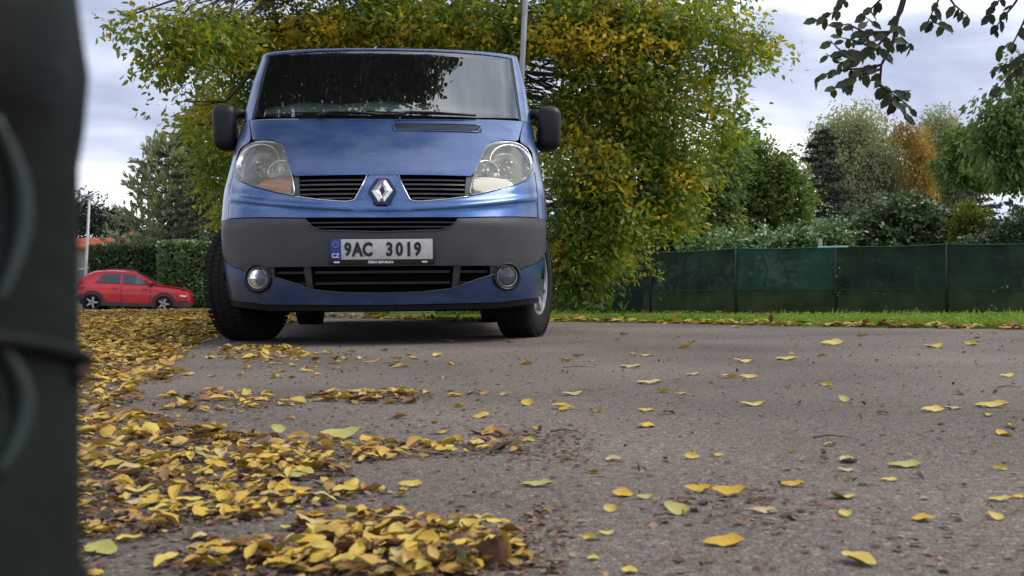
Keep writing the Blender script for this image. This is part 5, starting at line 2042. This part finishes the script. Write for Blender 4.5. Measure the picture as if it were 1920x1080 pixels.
# pale mast behind the van
q = px(980, 500, 10.9)
FP = thing('flagpole', 'slim pale grey pole rising behind the right of the van roof', 'pole', (q.x, 10.9, ground_z(q.x, 10.9)))
zt = 6.0
lean = (px(983, 40, 10.9).x - px(977, 160, 10.9).x) / (px(983, 40, 10.9).z - px(977, 160, 10.9).z)
tube('pole', [(px(977, 160, 10.9).x - q.x - lean * px(977, 160, 10.9).z, 0, 0), (px(983, 40, 10.9).x - q.x, 0, px(983, 40, 10.9).z), (px(983, 40, 10.9).x - q.x + lean * (zt - px(983, 40, 10.9).z), 0, zt)], [.034, .031, .028], M['galv'], FP, n=10)
lathe('pole_cap', [(.0, zt + .03), (.03, zt + .02), (.032, zt)], M['galv'], FP, 10, 'z', (px(983, 40, 10.9).x - q.x + lean * (zt - px(983, 40, 10.9).z), 0, 0))

# ================================================================== GRASS VERGE
M['grass'] = leaf_mat('grass_blades', [(0, (.08, .14, .018)), (.5, (.18, .29, .038)), (.85, (.29, .37, .06)), (1, (.40, .38, .16))], 1.4, .45, .5, w_noise=.45)


def grass_field(n, y_far, hmin, hmax, wide, name, label, mt, near_bias=1.0, clov=False):
    P = []
    X = RNG.random(n * 3) * 26 - 3.5
    Dp = RNG.random(n * 3) ** near_bias * y_far
    E = np.interp(X, [p[0] for p in EDGE], [p[1] for p in EDGE])
    Y = E + Dp + .05 * np.sin(X * 9) + .07 * np.sin(X * 3.7)
    ok = (Y > 2.0) & (Y < 29.5) & (np.abs(X / np.maximum(Y, .1)) < .58) & (X > -3.3)
    X, Y = X[ok][:n], Y[ok][:n]
    Z = np.array([ground_z(a, b) for a, b in zip(X, Y)]) - .012
    n = len(X)
    P = np.stack([X, Y, Z], 1)
    patch_ = .6 + .4 * np.sin(X * 2.3 + 1) * np.sin(Y * 1.9) + .35 * np.sin(X * 7.1) * np.sin(Y * 5.3)
    H_ = (hmin + (hmax - hmin) * RNG.random(n)) * np.clip(patch_ * (.8 + .5 * np.sin(X * 13.7) * np.sin(Y * 11.1 + X)), .22, 1.7)
    a = RNG.random(n) * 2 * math.pi
    lean = RNG.random(n) * .55
    T = np.stack([np.cos(a) * lean, np.sin(a) * lean, np.ones(n)], 1)
    T /= np.linalg.norm(T, axis=1)[:, None]
    b = RNG.random(n) * math.pi
    Sx = np.stack([np.cos(b), np.sin(b), np.zeros(n)], 1)
    Nn = np.cross(Sx, T)
    shape = np.array([(-1, 0, 0), (1, 0, 0), (.6, .6, .12), (-.6, .6, .12), (0, 1, .4)])
    V = P[:, None, :] + shape[None, :, 0:1] * (Sx * wide)[:, None, :] + shape[None, :, 1:2] * (T * H_[:, None])[:, None, :] + shape[None, :, 2:3] * (Nn * H_[:, None])[:, None, :]
    V = V.reshape(-1, 3)
    base = np.arange(n)[:, None] * 5
    tri = np.concatenate([base + np.array([0, 1, 2]), base + np.array([0, 2, 3]), base + np.array([3, 2, 4])], 1).ravel()
    me = np_mesh(name, V, tri, 3)
    o = link(name, me, M[mt], None)
    tag(o, label, 'grass', kind='stuff')


grass_field(70000, 3.0, .025, .075, .0035, 'grass', 'bright green grass verge between the asphalt and the netting fence', 'grass', 1.3)
grass_field(42000, 18.0, .04, .09, .008, 'lawn', 'grass running back to the foot of the netting fence', 'grass', .9)
# clover leaves and a few seed heads in the verge
n = 9000
X = RNG.random(n * 2) * 20 - 3.2
E = np.interp(X, [p[0] for p in EDGE], [p[1] for p in EDGE])
Y = E + .1 + RNG.random(n * 2) ** 1.2 * 2.6
ok = (np.abs(X / np.maximum(Y, .1)) < .56) & (Y > 2)
X, Y = X[ok][:n], Y[ok][:n]
P = np.stack([X, Y, .015 + RNG.random(len(X)) * .045], 1)
me = leaf_mesh('clover', P, .016 + .014 * RNG.random(len(X)), rand_unit(len(X)) * np.array([1, 1, .2]), OVAL, LEAF6_F, .2, .85)
o = link('clover', me, M['grass'])
tag(o, 'round clover leaves low in the grass verge', 'clover', kind='stuff')
for (u, v, h_, lab) in ((1143, 585, 40, 'tall bent grass tuft on the verge under the walnut foliage'), (1168, 585, 30, 'arching grass tuft just right of the taller tuft'), (1388, 600, 20, 'small grass tuft on the verge in front of the fence post'), (1690, 606, 22, 'dense grass tuft on the verge in front of the right-hand fence')):
    g = gpx(u, v + 8)
    t = thing('grass_tuft', lab, 'grass tuft', (g.x, g.y, 0))
    k = g.y / F_PX
    for j in range(9):
        a = random.uniform(0, 6.28)
        hh = h_ * k * random.uniform(.6, 1.1)
        le = random.uniform(.1, .6)
        pts = [(0, 0, 0), (math.cos(a) * le * hh * .3, math.sin(a) * le * hh * .3, hh * .6), (math.cos(a) * le * hh, math.sin(a) * le * hh, hh)]
        tube('blade', pts, [.004, .003, .001], M['grass'], t, n=3)

# ================================================================== FALLEN LEAVES
# three real leaf forms, slightly curled, with a midrib fold
def fallen_form(kind, curl, bend, seed):
    rr = random.Random(seed)
    nl, nw = 7, 4
    V, Fc = [], []
    for i in range(nl + 1):
        t = i / nl
        if kind == 0:      # pointed oval
            w = .23 * math.sin(math.pi * min(1, t * .96 + .02)) ** .8 * (1.1 - .3 * t)
        elif kind == 1:    # broad oval
            w = .33 * math.sin(math.pi * (t * .96 + .02)) ** .6
        else:
            w = .27 * math.sin(math.pi * (t * .96 + .02)) ** .7 * (1.15 - .4 * t)
        for j in range(-nw // 2, nw // 2 + 1):
            s = j / (nw / 2)
            x = w * s * (1 + .07 * rr.uniform(-1, 1))
            y = t - .5
            z = abs(s) ** 1.5 * w * curl + bend * ((t - .5) ** 2) * 1.6 + .03 * math.sin(t * 9 + s * 3 + seed) + .02 * rr.uniform(-1, 1)
            V.append((x, y, z))
    m_ = nw + 1
    for i in range(nl):
        for j in range(nw):
            a = i * m_ + j
            Fc.append((a, a + 1, a + m_ + 1, a + m_))
    zm = min(v[2] for v in V)
    V = [(x, y, z - zm) for x, y, z in V]
    return V, Fc


forms = [fallen_form(k % 3, c, b, 10 * k + 3) for k, (c, b) in enumerate(((.3, .12), (.5, .18), (.15, .25), (.8, .3), (-.35, -.22), (.5, -.15), (1.0, .1), (.2, .45)))]
# density map surveyed on the photo: (u, v, ru, rv, leaves per square metre)
DENS = [(150, 600, 420, 60, 420), (120, 660, 260, 40, 340), (210, 700, 150, 26, 300), (160, 745, 120, 30, 200), (420, 755, 150, 22, 120), (230, 790, 110, 22, 160),
        (300, 825, 190, 24, 300), (560, 850, 250, 26, 300), (250, 880, 140, 34, 300), (480, 880, 200, 30, 330), (850, 845, 150, 16, 260), (700, 745, 130, 14, 200),
        (430, 940, 200, 30, 330), (230, 985, 130, 34, 330), (640, 925, 110, 20, 140), (700, 1000, 170, 34, 480), (860, 1030, 130, 44, 650), (620, 1065, 330, 40, 560), (980, 1060, 90, 20, 180),
        (480, 665, 110, 20, 110), (620, 672, 70, 12, 80), (540, 700, 120, 20, 30), (950, 820, 60, 10, 90), (1380, 928, 80, 20, 25), (170, 1050, 40, 60, 60), (720, 780, 420, 60, 14),
        (800, 690, 420, 40, 12), (-200, 640, 420, 110, 300), (-100, 900, 240, 200, 200), (450, 1010, 120, 20, 60), (300, 945, 270, 50, 240), (350, 870, 330, 55, 170)]
BASE_D = 3.2


def dens(u, v):
    d = BASE_D if u > 1000 else BASE_D * 2.0
    for (a, b, ru, rv, w) in DENS:
        q = ((u - a) / ru) ** 2 + ((v - b) / rv) ** 2
        if q < 1:
            d = max(d, w * min(1.0, (1 - q) * 2.2))
    return d


Lx, Ly, Lr = [], [], []
NTRY = 150000
# sample ground uniformly in wedge, reject by density
DMAX = 4600.0
for (ya, yb, ntry) in ((.78, 1.6, 2200), (1.6, 3.0, 11000), (3.0, 6.0, 36000), (6.0, 17.2, 210000)):
    # area of the strip between x=-.62y and .55y (widened on the left)
    area = (yb * yb - ya * ya) / 2 * 1.15
    ntry = int(area * DMAX)
    yy = np.sqrt(RNG.random(ntry) * (yb * yb - ya * ya) + ya * ya)
    xx = (-.62 + 1.15 * RNG.random(ntry)) * yy
    acc = RNG.random(ntry) * DMAX
    for x, y, q in zip(xx, yy, acc):
        p = to_px((x, y, 0))
        if y > edge_y(x) + .1 and y > 2:
            continue
        if q < dens(p[0], p[1]) * (8.0 if y < 1.7 else 5.5 if y < 2.4 else 3.4 if y < 3.4 else 2.2 if y < 6 else 1.4) * (1 if dens(p[0], p[1]) > 20 else .42):
            Lx.append(x)
            Ly.append(y)
Lx, Ly = np.array(Lx), np.array(Ly)
# keep the leaves clear of the tyres and from deep under the van
c_, s_ = math.cos(yaw), math.sin(yaw)
vx = c_ * (Lx + .657) + s_ * (Ly - 5.27)
vy = -s_ * (Lx + .657) + c_ * (Ly - 5.27)
under = (np.abs(vx) < .95) & (vy > .2) & (vy < 4.8)
keepm = ~under | (RNG.random(len(Lx)) < .10)
keepm &= ~((np.abs(np.abs(vx) - .80) < .2) & (np.abs(vy - .83) < .36))
Lx, Ly = Lx[keepm], Ly[keepm]
# explicit leaves lying singly on the right, surveyed from the photo: u, v, width px, tone, form, label
HAND = [
    (1357, 1022, 74, 'golden yellow', 1, 'golden oval leaf lying alone at the bottom, right of centre'),
    (1105, 1012, 34, 'lemon yellow', 2, 'small upright yellow leaf right of the nearest leaf pile'),
    (1136, 1003, 30, 'lemon yellow', 0, 'small yellow leaf touching the upright one beside the nearest pile'),
    (1267, 964, 48, 'greenish yellow', 2, 'pale green-yellow leaf standing on edge at bottom centre-right'),
    (1167, 930, 36, 'golden yellow', 1, 'deep yellow curled leaf with a fellow leaf at its right'),
    (1208, 936, 30, 'greenish yellow', 0, 'greenish leaf right beside the deep yellow curled one'),
    (1144, 960, 26, 'lemon yellow', 2, 'small cupped yellow leaf above the pair by the near pile'),
    (1310, 922, 50, 'golden yellow', 0, 'left leaf of the touching golden pair on the right asphalt'),
    (1368, 928, 62, 'golden yellow', 0, 'right leaf of the touching golden pair on the right asphalt'),
    (1486, 912, 46, 'golden yellow', 1, 'thick golden leaf with dark underside right of the golden pair'),
    (1433, 962, 50, 'pale straw', 0, 'thin pale leaf lying flat below the golden pair'),
    (1584, 968, 26, 'lemon yellow', 2, 'small yellow leaf left of the bright golden leaf'),
    (1731, 977, 38, 'golden yellow', 1, 'bright golden rounded leaf, lower right'),
    (1866, 974, 30, 'lemon yellow', 2, 'pale leaf standing up near the right edge, lower one'),
    (1876, 940, 42, 'lemon yellow', 0, 'yellow leaf cut by the right edge, paired with another'),
    (1910, 934, 30, 'golden yellow', 0, 'golden leaf at the very right edge beside the pale one'),
    (1874, 881, 28, 'lemon yellow', 2, 'small folded yellow leaf near the right edge, upper one'),
    (1668, 902, 32, 'lemon yellow', 1, 'cupped lemon leaf below the long thin leaf at right'),
    (1698, 876, 62, 'greenish yellow', 0, 'long thin leaf lying flat in the right foreground'),
    (1586, 884, 30, 'pale straw', 0, 'tiny flat straw-coloured leaf left of the long thin leaf'),
    (1294, 860, 36, 'lemon yellow', 2, 'yellow leaf propped on edge, left of a smaller one'),
    (1347, 856, 22, 'lemon yellow', 2, 'small yellow leaf standing right of the propped leaf'),
    (1008, 912, 58, 'greenish yellow', 0, 'long pale leaf lying alone on bare asphalt at centre'),
    (1150, 864, 28, 'pale straw', 1, 'pale grey-green leaf beside the reddish crumbs'),
    (1748, 772, 48, 'lemon yellow', 0, 'yellow leaf joined to a pinkish one, right middle'),
    (1786, 768, 30, 'pale straw', 0, 'pinkish straw leaf joined to the yellow one, right middle'),
    (1860, 764, 58, 'lemon yellow', 0, 'long yellow leaf near the right edge, middle distance'),
    (1411, 761, 42, 'lemon yellow', 0, 'flat yellow leaf on bare asphalt right of centre'),
    (1581, 753, 22, 'greenish yellow', 2, 'small greenish leaf standing on bare asphalt'),
    (1549, 724, 24, 'golden yellow', 2, 'small golden tented leaf on bare asphalt'),
    (1404, 709, 34, 'lemon yellow', 0, 'yellow leaf in middle distance below another of its kind'),
    (1392, 680, 34, 'lemon yellow', 0, 'yellow leaf in middle distance above another of its kind'),
    (1474, 675, 38, 'lemon yellow', 0, 'pair-like folded yellow leaf in middle distance'),
    (1300, 704, 28, 'pale straw', 0, 'pale flat leaf right of the grey-brown one, middle distance'),
    (1218, 720, 46, 'pale straw', 0, 'grey straw leaf lying flat right of the van'),
    (1277, 740, 22, 'golden yellow', 1, 'deep golden leaf at centre-right, middle distance'),
    (1211, 771, 30, 'lemon yellow', 0, 'small flat yellow leaf in the middle of the asphalt'),
    (1122, 773, 22, 'ochre', 2, 'small ochre leaf with a dark crumb beside it'),
    (1888, 707, 28, 'lemon yellow', 0, 'small yellow leaf near the right edge, far'),
    (1210, 668, 22, 'lemon yellow', 0, 'small yellow leaf right of the front wheel'),
    (1183, 690, 40, 'pale straw', 0, 'straw leaf lying flat right of the front wheel'),
    (1560, 647, 46, 'lemon yellow', 0, 'thin yellow leaf near the verge, right of centre'),
    (1750, 652, 40, 'golden yellow', 0, 'golden leaf near the verge towards the right edge'),
    (1820, 648, 30, 'lemon yellow', 2, 'yellow leaf near the verge close to the right edge'),
    (988, 760, 24, 'golden yellow', 2, 'golden leaf standing on edge below the van centre'),
    (1074, 741, 40, 'greenish yellow', 0, 'flat greenish leaf right of the standing golden leaf'),
    (908, 740, 26, 'ochre', 1, 'ochre leaf left of a grey-green one'),
    (948, 742, 28, 'pale straw', 2, 'grey-green curled leaf left of the standing golden leaf'),
    (520, 812, 30, 'greenish yellow', 2, 'bright green-yellow leaf standing on edge above the long drift'),
    (640, 822, 72, 'greenish yellow', 0, 'long green-yellow leaf lying flat at the top of the long drift'),
    (190, 1038, 62, 'greenish yellow', 1, 'veined greenish leaf at bottom left beside the green post'),
    (770, 912, 46, 'lemon yellow', 1, 'yellow leaf in front of the long drift, above the nearest pile'),
    (1006, 806, 22, 'golden yellow', 2, 'golden leaf at the right end of the long drift'),
    (990, 828, 26, 'lemon yellow', 2, 'pale yellow leaf beside the reddish stain'),
    (1112, 1050, 22, 'lemon yellow', 1, 'tiny yellow leaf at the bottom edge, right of the near pile'),
    (1180, 1074, 30, 'lemon yellow', 1, 'yellow leaf cut by the bottom edge'),
]
hx = np.array([gpx(h[0], h[1]).x for h in HAND])
hy = np.array([gpx(h[0], h[1]).y for h in HAND])
okm = np.ones(len(Lx), bool)
for a, b, h in zip(hx, hy, HAND):
    if h[0] > 1000 or h[1] < 830:
        okm &= ((Lx - a) ** 2 + (Ly - b) ** 2) > .05 ** 2
Lx, Ly = Lx[okm], Ly[okm]
NL = len(Lx)
size = .013 + .025 * RNG.random(NL) ** 1.25
size *= 1.0 + .42 * np.clip((Ly - 1.4) / 1.2, 0, 1)
size *= (1 + .40 * np.clip((Ly - 2.2) / 3.0, 0, 1)) * np.where(Ly > 7, 1.25, 1.0)
# pile height: leaves stack where dense
pd = np.array([dens(*to_px((x, y, 0))) for x, y in zip(Lx, Ly)])
zoff = .001 + RNG.random(NL) * np.clip((pd - 30) / 420, 0, 1.6) ** 1.2 * .016
rotz = RNG.random(NL) * 2 * math.pi
tx = RNG.normal(size=NL) * np.where(pd > 60, np.where(Ly < 2.6, .20, .17), .12)
ty = RNG.normal(size=NL) * np.where(pd > 60, np.where(Ly < 2.6, .20, .17), .12)
fi = RNG.integers(0, len(forms), NL)
upx = np.array([to_px((x, y, 0))[0] for x, y in zip(Lx, Ly)])
vpx = np.array([to_px((x, y, 0))[1] for x, y in zip(Lx, Ly)])
score = np.where((upx > 140) & (upx < 1930) & (vpx < 1090), size / Ly, 0)
n_ind = 300 - len(HAND)
order = np.argsort(-score)
ind = set(order[:n_ind].tolist())
fmesh = {}
tones = list(TONES)


def form_mesh(f, tone):
    if (f, tone) not in fmesh:
        V, Fc = forms[f]
        me = mesh('fallen_leaf', V, Fc)
        me.polygons.foreach_set('use_smooth', [True] * len(me.polygons))
        me.materials.append(M['tone_' + tone])
        fmesh[(f, tone)] = me
    return fmesh[(f, tone)]


def lowest(f, sz, e_):
    Mx = e_.to_matrix()
    return min((Mx @ Vector(v)).z for v in forms[f][0]) * sz


form_of = {0: (0, 2, 0), 1: (1, 0), 2: (3, 6, 7)}
for (u, v, w, tone, fm, lab), x, y in zip(HAND, hx, hy):
    f = random.choice(form_of[fm])
    sz = w / F_PX * y * (1.05 if fm != 2 else 1.0)
    o = bpy.data.objects.new('fallen_leaf', form_mesh(f, tone))
    COL.objects.link(o)
    if fm == 2:
        e_ = Euler((random.uniform(-.3, .3), -random.uniform(.35, .8), random.uniform(.9, 2.2)))
    else:
        e_ = Euler((random.uniform(-.12, .12), -random.uniform(.12, .42), math.pi / 2 + random.uniform(-.35, .35)))
    o.rotation_euler = e_
    o.scale = (sz * (1.05 if fm != 0 else .9), sz, sz)
    o.location = (x, y, -lowest(f, sz, e_) + .001)
    tag(o, lab, 'leaf')


def subzone(u, v):
    if u < 1010 and v > 720:
        a = 'far left' if u < 260 else 'left' if u < 450 else 'middle' if u < 650 else 'right' if u < 830 else 'far right'
    elif u < 1010:
        a = 'left' if u < 450 else 'middle' if u < 750 else 'right'
    else:
        a = 'left' if u < 1250 else 'middle' if u < 1550 else 'right'
    b = int((v - 600) // 40)
    return a, b


ROWS = ['farthest away', 'far away', 'rather far back', 'behind the middle', 'at mid distance', 'before the middle', 'rather near', 'near the front', 'nearer the front', 'near the camera', 'right at the front', 'at the very front']


def zone(u, v):
    if v > 960 and 540 < u < 1010:
        return 'in the nearest pile'
    if v > 960 and u <= 540:
        return 'beside the green post'
    if v > 900 and u <= 760:
        return 'in the near left drift'
    if v > 820 and u < 1010:
        return 'in the long drift'
    if v > 720 and u < 1010:
        return 'scattered before the van'
    if u < 1010:
        return 'in the carpet beside the van'
    return 'on the open asphalt'


for i in sorted(ind):
    r_ = random.random()
    tone = ('lemon yellow' if r_ < .26 else 'golden yellow' if r_ < .54 else 'pale straw' if r_ < .72 else 'ochre' if r_ < .87 else 'greenish yellow' if r_ < .91 else 'rust brown' if r_ < .98 else 'dark brown')
    f = int(fi[i])
    e_ = Euler((tx[i], ty[i], rotz[i]))
    o = bpy.data.objects.new('fallen_leaf', form_mesh(f, tone))
    COL.objects.link(o)
    o.rotation_euler = e_
    sz = float(size[i])
    o.scale = (sz, sz, sz)
    o.location = (Lx[i], Ly[i], -lowest(f, sz, e_) + float(zoff[i]) * .8)
    z_ = zone(upx[i], vpx[i])
    shape_word = ('flat', 'cupped', 'wavy', 'curled', 'arched', 'bent', 'folded', 'rolled')[f]
    sa_, sb_ = subzone(upx[i], vpx[i])
    big = 'large' if sz > .036 else 'small' if sz < .028 else 'medium'
    tag(o, '%s %s %s leaf, %s part, %s' % (big, tone, shape_word, sa_, z_), 'leaf', 'fallen leaves ' + z_)

# the rest of the litter as one mass
rest = np.array([i for i in range(NL) if i not in ind])


def litter_mesh(name, idx, lite):
    Vs, Ls = [], []
    off = 0
    for f in range(len(forms)):
        sel = idx[fi[idx] == f]
        if len(sel) == 0:
            continue
        V0 = np.array(forms[f][0])
        F0 = np.array(forms[f][1])
        if lite:        # fewer faces for distant leaves
            rows = [0, 2, 4, 7]
            ids = np.array([[r_ * 5 + c for c in (0, 2, 4)] for r_ in rows])
            V0 = V0[ids.ravel()]
            F0 = []
            for a in range(3):
                for b in range(2):
                    k = a * 3 + b
                    F0.append((k, k + 1, k + 4, k + 3))
            F0 = np.array(F0)
        n = len(sel)
        cz, sz_ = np.cos(rotz[sel]), np.sin(rotz[sel])
        cx, sx = np.cos(tx[sel]), np.sin(tx[sel])
        cy, sy = np.cos(ty[sel]), np.sin(ty[sel])
        x, y, z = [np.repeat(V0[None, :, k], n, 0) for k in range(3)]
        y, z = y * cx[:, None] - z * sx[:, None], y * sx[:, None] + z * cx[:, None]
        x, z = x * cy[:, None] + z * sy[:, None], -x * sy[:, None] + z * cy[:, None]
        x, y = x * cz[:, None] - y * sz_[:, None], x * sz_[:, None] + y * cz[:, None]
        s3 = size[sel][:, None]
        x, y, z = x * s3, y * s3, z * s3
        z = z - z.min(axis=1)[:, None] + zoff[sel][:, None]
        V = np.stack([x + Lx[sel][:, None], y + Ly[sel][:, None], z], 2).reshape(-1, 3)
        L = (np.arange(n)[:, None] * len(V0) + F0.ravel()[None, :]).ravel() + off
        off += len(V)
        Vs.append(V)
        Ls.append(L)
    me = np_mesh(name, np.concatenate(Vs), np.concatenate(Ls), 4)
    return link(name, me, M['litter'])


near = rest[Ly[rest] < 2.3]
far = rest[Ly[rest] >= 2.3]
for idx, lite, lab in ((near, False, 'yellow fallen leaves massed in drifts over the left foreground'), (far, True, 'carpet of yellow and brown fallen leaves left of the van and beyond')):
    o = litter_mesh('leaf_litter', idx, lite)
    tag(o, lab, 'leaf litter', kind='stuff')

# leaves blown along the foot of the verge
n = 1500
X = RNG.random(n) * 8.5 - 3.6
E = np.interp(X, [p[0] for p in EDGE], [p[1] for p in EDGE])
Y = E + RNG.normal(size=n) * .07 - .04
P = np.stack([X, Y, .006 + RNG.random(n) * .02], 1)
me = leaf_mesh('edge_litter', P, .05 + .045 * RNG.random(n), rand_unit(n) * np.array([1, 1, .15]), OVAL, LEAF6_F, .15, .8)
o = link('edge_litter', me, M['litter'])
tag(o, 'thin line of dry leaves along the edge of the asphalt', 'leaf litter', kind='stuff')

# crumbs of dry leaf, grit
n = 90000
yy = .8 + 6.5 * RNG.random(n) ** 1.5
xx = (-.6 + 1.12 * RNG.random(n)) * yy
keep_ = []
for i, (x, y) in enumerate(zip(xx, yy)):
    p = to_px((x, y, 0))
    d = dens(p[0], p[1])
    red = max(0, 1 - (((p[0] - 1030) / 110) ** 2 + ((p[1] - 835) / 45) ** 2)) + max(0, 1 - (((p[0] - 1020) / 70) ** 2 + ((p[1] - 990) / 60) ** 2)) + .6 * max(0, 1 - (((p[0] - 1380) / 200) ** 2 + ((p[1] - 950) / 60) ** 2))
    pr = .05 + min(.95, d / 160) + .8 * red
    if y < edge_y(x) and RNG.random() < pr:
        keep_.append(i)
xx, yy = xx[keep_], yy[keep_]
P = np.stack([xx, yy, .001 + RNG.random(len(xx)) * .003], 1)
me = leaf_mesh('leaf_crumbs', P, .004 + .013 * RNG.random(len(xx)) ** 2, rand_unit(len(xx)) * np.array([1, 1, .25]), OVAL, LEAF6_F, .2, .7)
o = link('leaf_crumbs', me, M['crumb'])
tag(o, 'broken brown leaf crumbs and grit sprinkled over the asphalt', 'leaf crumbs', kind='stuff')

# big curled dead leaves in the nearest pile
M['dead'] = noisy(mat('dead_leaf', (.085, .042, .026), .6, spec=.3), 60, .55, 1.5, .1, .4)
M['dead_light'] = noisy(mat('dead_leaf_light', (.17, .10, .07), .65), 60, .6, 1.4, .1, .4)


def curled(u, v, wpx, hpx, label, m, turn, curlk=1.6, lean=0.0):
    g = gpx(u, v)
    k = g.y / F_PX
    w, h = wpx * k, hpx * k
    t = bpy.data.objects
    V, Fc = [], []
    n1, n2 = 14, 8
    for i in range(n1 + 1):
        a = (i / n1 - .5) * curlk * 2
        for j in range(n2 + 1):
            q = j / n2
            rr = w / 2 * (1 - .25 * (q - .35) ** 2) * (1 + .08 * math.sin(i * 1.7 + j))
            x = rr * math.sin(a)
            y = -rr * math.cos(a) * .8 + rr * .5 + lean * h * q
            z = h * q * (1 - .28 * abs(i / n1 - .5) ** 1.5 * 2) + .002 * math.sin(i * 2.1 + j * 1.3)
            V.append((x, y, z))
    for i in range(n1):
        for j in range(n2):
            a = i * (n2 + 1) + j
            Fc.append((a, a + n2 + 1, a + n2 + 2, a + 1))
    o = obj('dead_leaf', V, Fc, m)
    o.location = (g.x, g.y, 0.0005)
    o.rotation_euler = (0, 0, turn)
    tag(o, label, 'leaf')
    return o


curled(925, 1064, 58, 58, 'large dark brown dead leaf curled upright at the bottom centre', M['dead'], .2, 1.3)
curled(845, 1066, 120, 46, 'wide dark brown dead leaf arched low over the near pile', M['dead'], -.2, 1.0, .3)
curled(865, 1050, 50, 50, 'lighter brown torn dead leaf between the two dark ones', M['dead_light'], .5, 1.0, .2)
o = curled(950, 1052, 40, 60, 'bright yellow leaf standing upright against the large brown dead leaf', M['tone_golden yellow'], -.5, .7, -.1)
o.name = 'standing_leaf'
o = curled(866, 1074, 34, 44, 'dull green leaf standing in the nearest pile', noisy(mat('dull_green_leaf', (.07, .12, .04), .5), 50, .7, 1.3), .1, .6)
o.name = 'standing_leaf'

# twigs on the asphalt
for (u, v, L, lab) in ((1085, 690, 60, 'thin dry twig on the asphalt right of the front wheel'), (1560, 823, 70, 'thin dark twig on the right asphalt'), (1060, 812, 55, 'short twig at the right end of the long drift'), (1095, 735, 34, 'short dark twig in front of the van'), (1890, 728, 40, 'short twig near the right edge')):
    g = gpx(u, v)
    k = g.y / F_PX
    t = tube('twig', [(-L / 2 * k, 0, .003), (0, .01, .006), (L / 2 * k, -.012, .003)], [.0014, .0012, .0006], M['twig'], None, n=5)
    t.location = (g.x, g.y, 0)
    tag(t, lab, 'twig')
